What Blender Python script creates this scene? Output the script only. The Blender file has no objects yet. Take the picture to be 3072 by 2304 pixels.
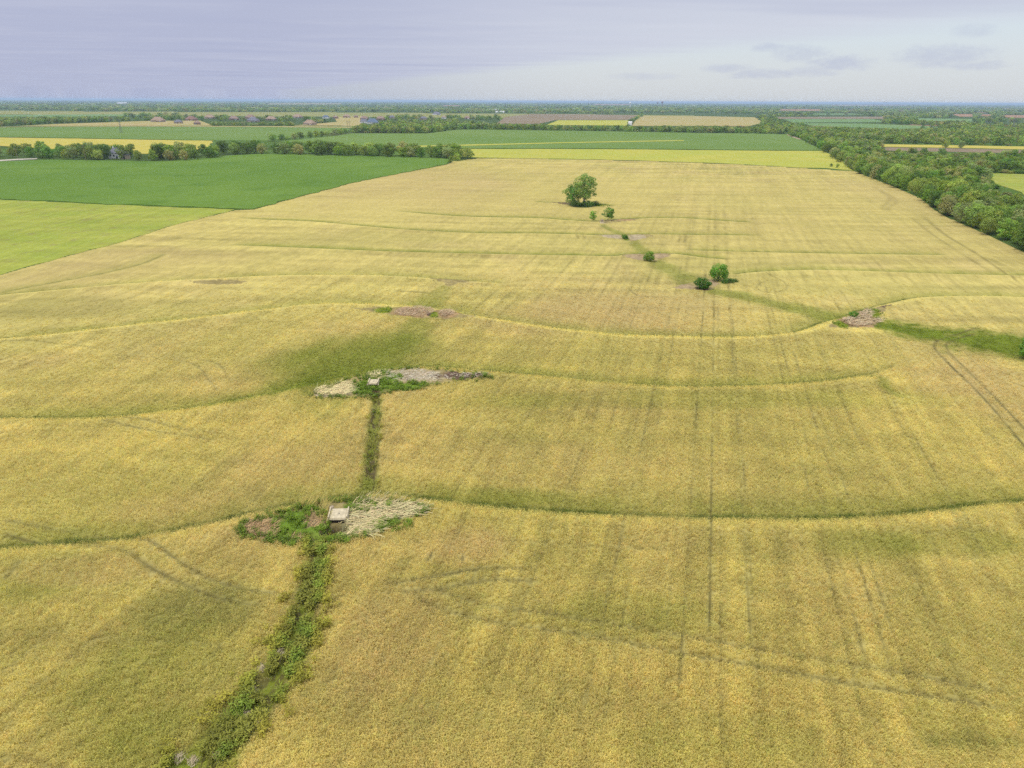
import bpy, bmesh, math, random
import numpy as np
from mathutils import Vector, Matrix

R = math.radians
sc = bpy.context.scene
COL = sc.collection
rng = np.random.default_rng(11)
random.seed(5)

# ------------------------------------------------------------------ camera
CAM_H = 45.0
FPX = 2114.0                      # focal length in pixels of the 3072 px wide photograph
PITCH, ROLL = R(21.88), R(0.27)
cf = np.array([0, math.cos(PITCH), -math.sin(PITCH)])
cr0 = np.array([1.0, 0, 0]); cu0 = np.array([0, math.sin(PITCH), math.cos(PITCH)])
cr = cr0*math.cos(ROLL) + cu0*math.sin(ROLL)
cu = -cr0*math.sin(ROLL) + cu0*math.cos(ROLL)
cam_d = bpy.data.cameras.new('camera')
cam_d.sensor_width = 36.0
cam_d.lens = FPX/3072*36.0
cam_d.clip_start = 0.5
cam_d.clip_end = 300000
cam = bpy.data.objects.new('camera', cam_d)
COL.objects.link(cam)
M = Matrix(((cr[0], cu[0], -cf[0], 0), (cr[1], cu[1], -cf[1], 0), (cr[2], cu[2], -cf[2], CAM_H), (0, 0, 0, 1)))
cam.matrix_world = M
sc.camera = cam

# ------------------------------------------------------------------ exposure, sun, sky
sc.view_settings.view_transform = 'Standard'
sc.view_settings.look = 'None'
sc.view_settings.gamma = 1.0
sc.view_settings.use_curve_mapping = False
EXPO = 0.85
sc.view_settings.exposure = EXPO
try:
    sc.cycles.max_bounces = 4
    sc.cycles.diffuse_bounces = 2
    sc.cycles.transparent_max_bounces = 4
    sc.cycles.volume_bounces = 0
    sc.cycles.use_denoising = False
    sc.cycles.use_adaptive_sampling = True
    sc.cycles.adaptive_threshold = 0.02
except Exception:
    pass
SUN_EL, SUN_AZ = R(58), R(-125)       # azimuth clockwise from +Y (straight ahead)
sd = bpy.data.lights.new('sun', 'SUN')
sd.energy = 1.5
sd.angle = R(11)
sd.color = (1.0, 0.955, 0.88)
sun = bpy.data.objects.new('sun', sd)
COL.objects.link(sun)
sv = Vector((math.sin(SUN_AZ)*math.cos(SUN_EL), math.cos(SUN_AZ)*math.cos(SUN_EL), math.sin(SUN_EL)))
sun.rotation_euler = sv.to_track_quat('Z', 'Y').to_euler()
sun.location = sv*200


def srgb(r, g, b, k=1.0):
    def f(c):
        c /= 255.0
        return c/12.92 if c <= 0.04045 else ((c+0.055)/1.055)**2.4
    return (f(r)*k, f(g)*k, f(b)*k)


class NT:
    """small helper to write node trees"""
    def __init__(self, tree):
        self.t = tree; self.n = tree.nodes; self.l = tree.links

    def node(self, typ, **kw):
        nd = self.n.new(typ)
        for k, v in kw.items():
            setattr(nd, k, v)
        return nd

    def put(self, sock, v):
        if hasattr(v, 'is_output') or isinstance(v, bpy.types.NodeSocket):
            self.l.new(v, sock)
        else:
            sock.default_value = v

    def math(self, op, a, b=None, c=None, clamp=False):
        nd = self.node('ShaderNodeMath', operation=op, use_clamp=clamp)
        self.put(nd.inputs[0], a)
        if b is not None: self.put(nd.inputs[1], b)
        if c is not None: self.put(nd.inputs[2], c)
        return nd.outputs[0]

    def mix(self, f, a, b, mode='MIX'):
        nd = self.node('ShaderNodeMix', data_type='RGBA', blend_type=mode)
        self.put(nd.inputs[0], f)
        for s, v in ((nd.inputs[6], a), (nd.inputs[7], b)):
            if isinstance(v, tuple) and len(v) == 3: v = v + (1.0,)
            self.put(s, v)
        return nd.outputs[2]

    def smooth(self, v, lo, hi, a=0.0, b=1.0):
        nd = self.node('ShaderNodeMapRange', interpolation_type='SMOOTHSTEP')
        self.put(nd.inputs[0], v)
        for i, x in enumerate((lo, hi, a, b)): nd.inputs[i+1].default_value = x
        return nd.outputs[0]

    def noise(self, vec, scale, detail=3.0, rough=0.55, dist=0.0):
        nd = self.node('ShaderNodeTexNoise')
        if vec is not None: self.l.new(vec, nd.inputs['Vector'])
        nd.inputs['Scale'].default_value = scale
        nd.inputs['Detail'].default_value = detail
        nd.inputs['Roughness'].default_value = rough
        nd.inputs['Distortion'].default_value = dist
        return nd.outputs[0]

    def comb(self, x, y, z=0.0):
        nd = self.node('ShaderNodeCombineXYZ')
        for s, v in zip(nd.inputs, (x, y, z)): self.put(s, v)
        return nd.outputs[0]

    def mapping(self, vec, scale=(1, 1, 1), rot=(0, 0, 0), loc=(0, 0, 0)):
        nd = self.node('ShaderNodeMapping')
        self.l.new(vec, nd.inputs[0])
        nd.inputs[1].default_value = loc; nd.inputs[2].default_value = rot; nd.inputs[3].default_value = scale
        return nd.outputs[0]


def px_dir(u, v):
    d = cf + cr*((u-1536)/FPX) + cu*((1152-v)/FPX)
    return d/np.linalg.norm(d)


world = bpy.data.worlds.new('World')
sc.world = world
world.use_nodes = True
try:
    world.cycles.sampling_method = 'NONE'      # an even overcast sky needs no importance map
except Exception:
    pass
W = NT(world.node_tree)
W.n.clear()
STR = 0.1                                   # strength of the sky background
EX = 2.0**EXPO
SKYK = 1.0/(STR*EX)                         # scales a photographed sky colour to node radiance
tc = W.node('ShaderNodeTexCoord')
sep = W.node('ShaderNodeSeparateXYZ'); W.l.new(tc.outputs['Generated'], sep.inputs[0])
dx, dy, dz = sep.outputs
zc = W.math('MAXIMUM', dz, 0.012)
pxp = W.math('DIVIDE', dx, zc); pyp = W.math('DIVIDE', dy, zc)
plane = W.comb(pxp, pyp)
az = W.math('ARCTAN2', dx, dy)
el = W.math('ARCSINE', dz)
sky = W.node('ShaderNodeTexSky', sky_type='NISHITA')
sky.sun_disc = False
sky.sun_elevation = SUN_EL
sky.sun_rotation = SUN_AZ
sky.altitude = 100; sky.air_density = 1.0; sky.dust_density = 2.0; sky.ozone_density = 1.0
# pale hazy sky seen below and past the cloud deck
pale_lo = srgb(218, 222, 226, SKYK); pale_hi = srgb(212, 224, 233, SKYK)
pale = W.mix(W.smooth(el, 0.0, 0.12), pale_lo, pale_hi)
pale = W.mix(W.smooth(az, -.35, .12), srgb(190, 197, 216, SKYK), pale)
base = W.mix(0.86, sky.outputs[0], pale)
# stratus deck: lavender grey, streaked, its edge a straight front across the plane of the deck
sx = W.mapping(plane, scale=(0.10, 0.22, 1), rot=(0, 0, R(-22)))
n_big = W.noise(sx, 1.0, 3, 0.55, 0.0)
sx2 = W.mapping(plane, scale=(0.30, 0.62, 1), rot=(0, 0, R(-22)))
n_str = W.noise(sx2, 1.0, 4, 0.62, 0.0)
edge = W.math('ADD', pxp, W.math('MULTIPLY', pyp, 0.42))
edge = W.math('ADD', edge, W.math('MULTIPLY', W.math('SUBTRACT', n_str, 0.5), 3.0))
deck = W.math('SUBTRACT', 1.0, W.smooth(edge, 8.2, 12.2))
deckL = srgb(179, 185, 211, SKYK); deckR = srgb(208, 213, 226, SKYK)
# the deck thins towards the right
side = W.smooth(W.math('ADD', az, W.math('MULTIPLY', W.math('SUBTRACT', n_big, 0.5), 0.7)), -0.45, 0.42)
dcol = W.mix(side, deckL, deckR)
dcol = W.mix(W.smooth(n_str, 0.42, 0.72, 0.0, 0.2), dcol, srgb(218, 220, 232, SKYK))
dcol = W.mix(W.smooth(n_big, 0.46, 0.30, 0.0, 0.35), dcol, srgb(168, 176, 206, SKYK))
skyc = W.mix(W.math('MULTIPLY', deck, 0.94), base, dcol)
# overcast sky is brighter towards the zenith (CIE overcast distribution)
up = W.math('MAXIMUM', dz, 0.0)
gain = W.math('ADD', 1.0, W.math('MULTIPLY', W.smooth(up, 0.14, 1.0), 1.35))
# small cumulus shreds low on the right
ang = W.comb(az, W.math('MULTIPLY', el, 2.2))
cn = W.noise(W.mapping(ang, scale=(62, 62, 1)), 1.0, 4, 0.68, 0.0)
wob = W.math('MULTIPLY', W.math('SUBTRACT', cn, 0.5), 3.4)
total = None
for (u, v, ru, rv, s) in ((2515, 190, 76, 19, 1.0), (2285, 222, 90, 12, .9), (2180, 206, 64, 12, .75), (2305, 143, 40, 11, .8),
                          (2400, 160, 66, 20, .75), (2440, 214, 64, 14, .7), (2830, 168, 104, 26, .85), (2930, 196, 62, 11, .8),
                          (2920, 92, 46, 15, .55), (1930, 230, 90, 10, .5)):
    d = px_dir(u, v)
    a0 = math.atan2(d[0], d[1]); e0 = math.asin(d[2])
    ra = ru/FPX*0.95; re = rv/FPX*0.95
    va = W.node('ShaderNodeVectorMath', operation='MULTIPLY_ADD')
    W.l.new(ang, va.inputs[0]); va.inputs[1].default_value = (1/ra, 1/re/2.2, 0); va.inputs[2].default_value = (-a0/ra, -e0/re, 0)
    vd = W.node('ShaderNodeVectorMath', operation='DOT_PRODUCT')
    W.l.new(va.outputs[0], vd.inputs[0]); W.l.new(va.outputs[0], vd.inputs[1])
    m = W.smooth(W.math('ADD', vd.outputs['Value'], wob), 1.9, -0.5, 0.0, s)
    total = m if total is None else W.math('MAXIMUM', total, m)
skyc = W.mix(W.math('MULTIPLY', total, 0.5), skyc, srgb(176, 183, 212, SKYK))
sc_out = W.mix(1.0, skyc, W.comb(gain, gain, gain), 'MULTIPLY')
bg = W.node('ShaderNodeBackground')
W.l.new(sc_out, bg.inputs[0]); bg.inputs[1].default_value = STR
wo = W.node('ShaderNodeOutputWorld'); W.l.new(bg.outputs[0], wo.inputs[0])

# ------------------------------------------------------------------ helpers: noise, ground positions, meshes

def vnoise(x, y, seed=0):
    xi = np.floor(x).astype(np.int64); yi = np.floor(y).astype(np.int64)
    fx = x-xi; fy = y-yi
    fx = fx*fx*(3-2*fx); fy = fy*fy*(3-2*fy)

    def h(a, b):
        n = (a*374761393 + b*668265263 + seed*974711) & 0x7fffffff
        n = ((n ^ (n >> 13))*1274126177) & 0x7fffffff
        n = (n ^ (n >> 16)) & 0xffff
        return n/65535.0
    a = h(xi, yi); b = h(xi+1, yi); c = h(xi, yi+1); d = h(xi+1, yi+1)
    return (a*(1-fx)+b*fx)*(1-fy)+(c*(1-fx)+d*fx)*fy


def fbm(x, y, seed=0, octv=4):
    s = 0; a = 0.5; t = 0
    for o in range(octv):
        s = s+a*vnoise(x*2**o+o*17.3, y*2**o+o*9.1, seed+o); t += a; a *= 0.5
    return s/t


def sstep(a, b, x):
    t = np.clip((x-a)/(b-a), 0, 1)
    return t*t*(3-2*t)


def relief(x, y):
    """gentle roll of the terraced field, dying out with distance"""
    d = np.hypot(x, y)
    k = 1-sstep(230, 330, d)
    return k*(0.9*np.sin(x/62+0.6)*np.sin(y/81+0.3) + 0.5*np.sin(x/37+y/55))


def ground_at(u, v):
    """photograph pixel -> point on the ground (arrays or scalars)"""
    u = np.atleast_1d(np.asarray(u, float)); v = np.atleast_1d(np.asarray(v, float))
    a = (u-1536)/FPX; b = (1152-v)/FPX
    d = cf[None, :] + cr[None, :]*a[:, None] + cu[None, :]*b[:, None]
    dzz = np.minimum(d[:, 2], -0.0006)
    z = np.zeros_like(u)
    for _ in range(25):
        t = (z-CAM_H)/dzz
        x = d[:, 0]*t; y = d[:, 1]*t
        z = relief(x, y)
    return np.stack([x, y], 1)


def G(u, v):
    p = ground_at(u, v)[0]
    return float(p[0]), float(p[1])


def pxm(u, v):
    """photo pixels per metre across the view at the ground point of a pixel"""
    x, y = G(u, v)
    dep = np.array([x, y, relief(np.array(x), np.array(y))-CAM_H]) @ cf
    return FPX/dep


def densify(pts, n=8):
    pts = np.asarray(pts, float)
    if len(pts) < 3:
        t = np.linspace(0, 1, n*2)[:, None]
        return pts[0]*(1-t)+pts[-1]*t
    P = np.vstack([2*pts[0]-pts[1], pts, 2*pts[-1]-pts[-2]])
    out = []
    for i in range(1, len(P)-2):
        t = np.linspace(0, 1, n, endpoint=False)[:, None]
        p0, p1, p2, p3 = P[i-1], P[i], P[i+1], P[i+2]
        out.append(0.5*((2*p1)+(-p0+p2)*t+(2*p0-5*p1+4*p2-p3)*t**2+(-p0+3*p1-3*p2+p3)*t**3))
    out.append(pts[-1:])
    return np.vstack(out)


def line_w(pts, n=5):
    q = densify(pts, n)
    return ground_at(q[:, 0], q[:, 1])


def poly_w(pts):
    q = np.asarray(pts, float)
    return ground_at(q[:, 0], q[:, 1])


def sdist(x, y, poly, margin):
    """signed distance to a polyline (positive on its right-hand side) and position 0..1 along it; far points get inf"""
    out = np.full(x.shape, np.inf); tt = np.zeros(x.shape)
    lo = poly.min(0)-margin; hi = poly.max(0)+margin
    idx = np.nonzero((x > lo[0]) & (x < hi[0]) & (y > lo[1]) & (y < hi[1]))[0]
    if idx.size == 0: return out, tt
    n = len(poly)-1
    for i in range(n):
        a, b = poly[i], poly[i+1]
        l2 = np.minimum(a, b)-margin; h2 = np.maximum(a, b)+margin
        xs = x[idx]; ys = y[idx]
        sub = idx[(xs > l2[0]) & (xs < h2[0]) & (ys > l2[1]) & (ys < h2[1])]
        if sub.size == 0: continue
        ab = b-a; L2 = max(ab @ ab, 1e-9)
        px = x[sub]-a[0]; py = y[sub]-a[1]
        t = np.clip((px*ab[0]+py*ab[1])/L2, 0, 1)
        ex = px-t*ab[0]; ey = py-t*ab[1]
        dd = np.hypot(ex, ey)
        s = np.where(ab[0]*py-ab[1]*px < 0, 1.0, -1.0)
        better = dd < np.abs(out[sub])
        sb = sub[better]
        out[sb] = (dd*s)[better]; tt[sb] = ((i+t)/n)[better]
    return out, tt


def inpoly(x, y, poly):
    r = np.zeros(x.shape, bool)
    lo = poly.min(0); hi = poly.max(0)
    idx = np.nonzero((x > lo[0]) & (x < hi[0]) & (y > lo[1]) & (y < hi[1]))[0]
    if idx.size == 0: return r
    px = x[idx]; py = y[idx]; c = np.zeros(px.shape, bool)
    n = len(poly); j = n-1
    for i in range(n):
        xi, yi = poly[i]; xj, yj = poly[j]
        if yi != yj:
            c ^= ((yi > py) != (yj > py)) & (px < (xj-xi)*(py-yi)/(yj-yi)+xi)
        j = i
    r[idx] = c
    return r


def mesh_np(name, verts, faces, mat=None, parent=None, cols=None, smooth=False, link=True):
    """verts (n,3), faces (m,k) with constant k -> mesh object"""
    verts = np.asarray(verts, np.float32); faces = np.asarray(faces, np.int32)
    me = bpy.data.meshes.new(name)
    m, k = faces.shape
    me.vertices.add(len(verts)); me.vertices.foreach_set('co', verts.ravel())
    me.loops.add(m*k); me.loops.foreach_set('vertex_index', faces.ravel())
    me.polygons.add(m)
    me.polygons.foreach_set('loop_start', np.arange(0, m*k, k, dtype=np.int32))
    if smooth: me.polygons.foreach_set('use_smooth', np.ones(m, bool))
    me.update(calc_edges=True)
    if cols is not None:
        ca = me.color_attributes.new('col', 'FLOAT_COLOR', 'POINT')
        c4 = np.ones((len(verts), 4), np.float32); c4[:, :3] = cols
        ca.data.foreach_set('color', c4.ravel())
    if mat is not None: me.materials.append(mat)
    if not link: return me
    return obj(name, me, parent)


def obj(name, me, parent=None, loc=None):
    o = bpy.data.objects.new(name, me)
    COL.objects.link(o)
    if parent is not None: o.parent = parent
    if loc is not None: o.location = loc
    return o


def empty(name, loc=(0, 0, 0), rz=0.0, s=1.0):
    o = bpy.data.objects.new(name, None)
    COL.objects.link(o)
    o.empty_display_size = 0.5
    o.location = loc; o.rotation_euler = (0, 0, rz)
    o.scale = (s, s, s) if not isinstance(s, tuple) else s
    return o


def tag(o, label=None, cat=None, group=None, kind=None):
    if label: o['label'] = label
    if cat: o['category'] = cat
    if group: o['group'] = group
    if kind: o['kind'] = kind
    return o


class MB:
    """collects simple solids into one mesh"""
    def __init__(self):
        self.v = []; self.f = []

    def box(self, c, s, rot=None):
        hx, hy, hz = s[0]/2, s[1]/2, s[2]/2
        b = len(self.v)
        for sx_ in (-1, 1):
            for sy_ in (-1, 1):
                for sz_ in (-1, 1):
                    p = Vector((sx_*hx, sy_*hy, sz_*hz))
                    if rot is not None: p = rot @ p
                    self.v.append((c[0]+p.x, c[1]+p.y, c[2]+p.z))
        for q in ((0, 1, 3, 2), (4, 6, 7, 5), (0, 4, 5, 1), (2, 3, 7, 6), (0, 2, 6, 4), (1, 5, 7, 3)):
            self.f.append(tuple(b+i for i in q))
        return self

    def bar(self, a, b, r0, r1=None, n=6):
        a = Vector(a); b = Vector(b); r1 = r0 if r1 is None else r1
        d = (b-a).normalized()
        q = d.to_track_quat('Z', 'Y').to_matrix()
        s = len(self.v)
        for p, r in ((a, r0), (b, r1)):
            for i in range(n):
                t = 2*math.pi*i/n
                w = p+q @ Vector((math.cos(t)*r, math.sin(t)*r, 0))
                self.v.append(tuple(w))
        for i in range(n):
            j = (i+1) % n
            self.f.append((s+i, s+j, s+n+j, s+n+i))
        self.f.append(tuple(s+i for i in range(n))[::-1]); self.f.append(tuple(s+n+i for i in range(n)))
        return self

    def poly(self, pts, faces):
        s = len(self.v)
        self.v += [tuple(p) for p in pts]
        self.f += [tuple(s+i for i in f) for f in faces]
        return self

    def build(self, name, mat, parent=None, smooth=False, bevel=0.0):
        me = bpy.data.meshes.new(name)
        me.from_pydata(self.v, [], self.f)
        if bevel > 0:
            bm = bmesh.new(); bm.from_mesh(me)
            bmesh.ops.bevel(bm, geom=bm.edges[:], offset=bevel, segments=2, affect='EDGES', profile=0.6)
            bm.to_mesh(me); bm.free()
        me.materials.append(mat)
        if smooth:
            for p in me.polygons: p.use_smooth = True
        return obj(name, me, parent)


# ------------------------------------------------------------------ materials

def principled(name, rough=0.9, spec=0.1):
    m = bpy.data.materials.new(name)
    m.use_nodes = True
    t = NT(m.node_tree)
    b = m.node_tree.nodes['Principled BSDF']
    b.inputs['Roughness'].default_value = rough
    b.inputs['Specular IOR Level'].default_value = spec
    return m, t, b


def obj_coord(t):
    return t.node('ShaderNodeTexCoord').outputs['Object']


def pos_coord(t):
    return t.node('ShaderNodeNewGeometry').outputs['Position']


ROW_AZ = R(15.1)            # bearing of the drill rows


def mat_plain(name, c, var=0.25, scale=1.5, rough=0.85, spec=0.15, bump=0.0, stretch=(1, 1, 1)):
    m, t, b = principled(name, rough, spec)
    co = t.mapping(obj_coord(t), scale=stretch)
    n = t.noise(co, scale, 5, 0.6)
    lo = tuple(x*(1-var) for x in c); hi = tuple(min(x*(1+var), 1) for x in c)
    t.l.new(t.mix(t.smooth(n, 0.28, 0.72), lo, hi), b.inputs['Base Color'])
    if bump > 0:
        bp = t.node('ShaderNodeBump'); bp.inputs['Strength'].default_value = bump; bp.inputs['Distance'].default_value = 0.05
        t.l.new(n, bp.inputs['Height']); t.l.new(bp.outputs[0], b.inputs['Normal'])
    return m


def mat_attr(name, typ='GEOMETRY', rough=0.9, spec=0.08, trans=0.0, objvar=0.0, noise_amt=0.0, noise_scale=1.0):
    m, t, b = principled(name, rough, spec)
    a = t.node('ShaderNodeAttribute', attribute_type=typ, attribute_name='col')
    c = a.outputs['Color']
    if objvar > 0:
        oi = t.node('ShaderNodeObjectInfo')
        f = t.math('ADD', 1-objvar, t.math('MULTIPLY', oi.outputs['Random'], 2*objvar))
        r2 = t.math('FRACT', t.math('MULTIPLY', oi.outputs['Random'], 17.31))
        c = t.mix(1.0, c, t.comb(t.math('MULTIPLY', f, t.math('ADD', 0.84, t.math('MULTIPLY', r2, 0.34))), f, t.math('MULTIPLY', f, 0.95)), 'MULTIPLY')
    if noise_amt > 0:
        n = t.noise(pos_coord(t), noise_scale, 3, 0.6)
        f = t.math('ADD', 1-noise_amt, t.math('MULTIPLY', n, 2*noise_amt))
        c = t.mix(1.0, c, t.comb(f, f, f), 'MULTIPLY')
    t.l.new(c, b.inputs['Base Color'])
    if trans > 0:
        tr = t.node('ShaderNodeBsdfTranslucent'); t.l.new(c, tr.inputs['Color'])
        mx = t.node('ShaderNodeMixShader'); mx.inputs[0].default_value = trans
        out = [n for n in t.n if n.type == 'OUTPUT_MATERIAL'][0]
        t.l.new(b.outputs[0], mx.inputs[1]); t.l.new(tr.outputs[0], mx.inputs[2]); t.l.new(mx.outputs[0], out.inputs[0])
    return m


def mat_field(name, c1, c2, c3=None, row=0.35, patch=0.012, fine=1.4, rough=0.95):
    """crop canopy: broad patches, drill rows and a fine leafy grain"""
    m, t, b = principled(name, rough, 0.05)
    p = pos_coord(t)
    big = t.noise(p, patch, 4, 0.55)
    rows = t.noise(t.mapping(p, scale=(0.35, 0.012, 1), rot=(0, 0, ROW_AZ)), 1.0, 3, 0.6)
    fin = t.noise(p, fine, 4, 0.65)
    c = t.mix(t.smooth(big, 0.35, 0.66), c1, c2)
    if c3 is not None:
        c = t.mix(t.smooth(t.noise(p, patch*3.1, 3, 0.6), 0.52, 0.72, 0, 0.8), c, c3)
    wisp = t.noise(t.mapping(p, scale=(.018, .11, 1), rot=(0, 0, R(-8))), 1.0, 4, .65)
    gr = t.noise(p, fine*.42, 4, .75)
    f = t.math('ADD', 1-row/2, t.math('MULTIPLY', rows, row))
    f = t.math('MULTIPLY', f, t.math('ADD', 0.75, t.math('MULTIPLY', fin, 0.5)))
    f = t.math('MULTIPLY', f, t.math('ADD', 0.68, t.math('MULTIPLY', gr, 0.64)))
    f = t.math('MULTIPLY', f, t.math('ADD', 1-row*.5, t.math('MULTIPLY', wisp, row)))
    c = t.mix(1.0, c, t.comb(f, f, f), 'MULTIPLY')
    t.l.new(c, b.inputs['Base Color'])
    bp = t.node('ShaderNodeBump'); bp.inputs['Strength'].default_value = 0.5; bp.inputs['Distance'].default_value = 0.25
    t.l.new(fin, bp.inputs['Height']); t.l.new(bp.outputs[0], b.inputs['Normal'])
    return m


K = 0.56        # photographed colour -> reflectance under this light
GOLD = np.array(srgb(218, 199, 116, K)); STRAW = np.array(srgb(215, 190, 124, K)); OLIVE = np.array(srgb(200, 188, 106, K))
GREEN = np.array(srgb(132, 144, 46, K)); DKGREEN = np.array(srgb(82, 104, 36, K)); BRIGHT = np.array(srgb(240, 222, 128, K))
SOIL = np.array(srgb(120, 98, 80, K)); GRASSY = np.array(srgb(100, 128, 54, K)); FLOOR = np.array(srgb(88, 110, 52, K))
WEED = np.array(srgb(120, 148, 50, K)); DRYBROWN = np.array(srgb(188, 156, 110, K)); PALE = np.array(srgb(200, 182, 142, K))
MAUVE = np.array(srgb(190, 166, 124, K))

# ------------------------------------------------------------------ layout, traced on the ground
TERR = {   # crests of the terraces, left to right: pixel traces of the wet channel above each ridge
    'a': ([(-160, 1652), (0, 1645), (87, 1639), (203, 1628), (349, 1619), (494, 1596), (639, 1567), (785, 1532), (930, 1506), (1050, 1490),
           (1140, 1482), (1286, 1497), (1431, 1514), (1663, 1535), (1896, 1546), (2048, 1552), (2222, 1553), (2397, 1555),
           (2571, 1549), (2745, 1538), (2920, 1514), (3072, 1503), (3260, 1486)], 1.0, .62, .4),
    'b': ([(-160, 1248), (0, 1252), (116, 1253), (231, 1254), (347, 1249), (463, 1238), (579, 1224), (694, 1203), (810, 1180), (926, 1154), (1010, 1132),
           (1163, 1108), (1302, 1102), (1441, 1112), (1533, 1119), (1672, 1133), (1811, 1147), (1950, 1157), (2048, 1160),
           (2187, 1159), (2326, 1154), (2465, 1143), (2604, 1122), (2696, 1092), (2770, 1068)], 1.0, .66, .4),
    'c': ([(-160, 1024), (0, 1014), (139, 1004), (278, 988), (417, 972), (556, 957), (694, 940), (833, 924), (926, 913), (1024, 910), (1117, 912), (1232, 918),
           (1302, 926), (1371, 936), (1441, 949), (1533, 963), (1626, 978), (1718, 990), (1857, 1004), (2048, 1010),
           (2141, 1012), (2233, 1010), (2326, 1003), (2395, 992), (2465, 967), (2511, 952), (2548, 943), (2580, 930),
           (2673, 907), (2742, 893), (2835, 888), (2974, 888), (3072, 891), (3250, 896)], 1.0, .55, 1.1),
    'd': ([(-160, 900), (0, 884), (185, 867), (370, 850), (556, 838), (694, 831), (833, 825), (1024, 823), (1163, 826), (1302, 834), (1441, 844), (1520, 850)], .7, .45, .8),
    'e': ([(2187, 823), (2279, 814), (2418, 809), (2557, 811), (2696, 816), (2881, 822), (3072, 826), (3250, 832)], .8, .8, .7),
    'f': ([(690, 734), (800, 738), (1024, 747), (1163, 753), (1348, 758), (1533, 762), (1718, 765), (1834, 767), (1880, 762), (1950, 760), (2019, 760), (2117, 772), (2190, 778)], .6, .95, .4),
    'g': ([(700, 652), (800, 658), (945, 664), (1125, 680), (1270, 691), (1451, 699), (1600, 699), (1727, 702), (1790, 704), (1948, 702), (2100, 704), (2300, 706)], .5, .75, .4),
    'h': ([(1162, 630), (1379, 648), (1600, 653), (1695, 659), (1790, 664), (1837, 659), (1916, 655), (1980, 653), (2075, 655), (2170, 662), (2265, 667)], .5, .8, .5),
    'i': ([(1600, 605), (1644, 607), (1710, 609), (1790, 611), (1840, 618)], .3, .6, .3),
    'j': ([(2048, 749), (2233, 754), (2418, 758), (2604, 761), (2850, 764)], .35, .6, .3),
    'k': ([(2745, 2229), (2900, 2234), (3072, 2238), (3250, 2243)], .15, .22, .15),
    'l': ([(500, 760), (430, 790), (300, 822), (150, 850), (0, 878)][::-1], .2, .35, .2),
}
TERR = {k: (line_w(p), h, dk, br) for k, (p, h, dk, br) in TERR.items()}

SWALES = [   # greener strips where water runs: trace, half width (m) at start and end, strength
    ([(950, 1612), (947, 1706), (926, 1791), (907, 1876), (878, 1961), (829, 2024), (789, 2088), (735, 2152), (680, 2215), (606, 2287), (560, 2330), (490, 2400)], 1.05, 2.3, .9, 'weed'),
    ([(1126, 1184), (1128, 1226), (1124, 1272), (1119, 1340), (1111, 1398), (1105, 1456), (1075, 1500), (1040, 1530)], 1.0, 1.2, .7, 'rill'),
    ([(1262, 950), (1240, 985), (1190, 1030), (1120, 1075), (1050, 1115), (990, 1150)], 2.0, 10.5, .45, 'green'),
    ([(1343, 856), (1316, 879), (1283, 916)], 1.5, 4.0, .4, 'green'),
    ([(1800, 670), (1830, 688), (1885, 712), (1916, 740), (1945, 760), (1969, 783), (2008, 812), (2045, 829), (2072, 848)], 1.5, 4.5, .55, 'green'),
    ([(2120, 868), (2180, 878), (2256, 895), (2372, 922), (2465, 945), (2534, 955)], 3.5, 5.0, .62, 'green'),
    ([(2600, 965), (2641, 975), (2719, 988), (2812, 1006), (2904, 1020), (3020, 1034), (3120, 1044), (3300, 1060)], 3.5, 13.0, 1.05, 'green'),
    ([(2590, 1130), (2640, 1135), (2660, 1160), (2690, 1182)], .6, 1.6, .5, 'green'),
    ([(985, 1145), (880, 1165), (760, 1195), (640, 1215)], 4.0, 1.5, .55, 'green'),
]
SWALES = [(line_w(p), a, b, s, k) for p, a, b, s, k in SWALES]

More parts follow.
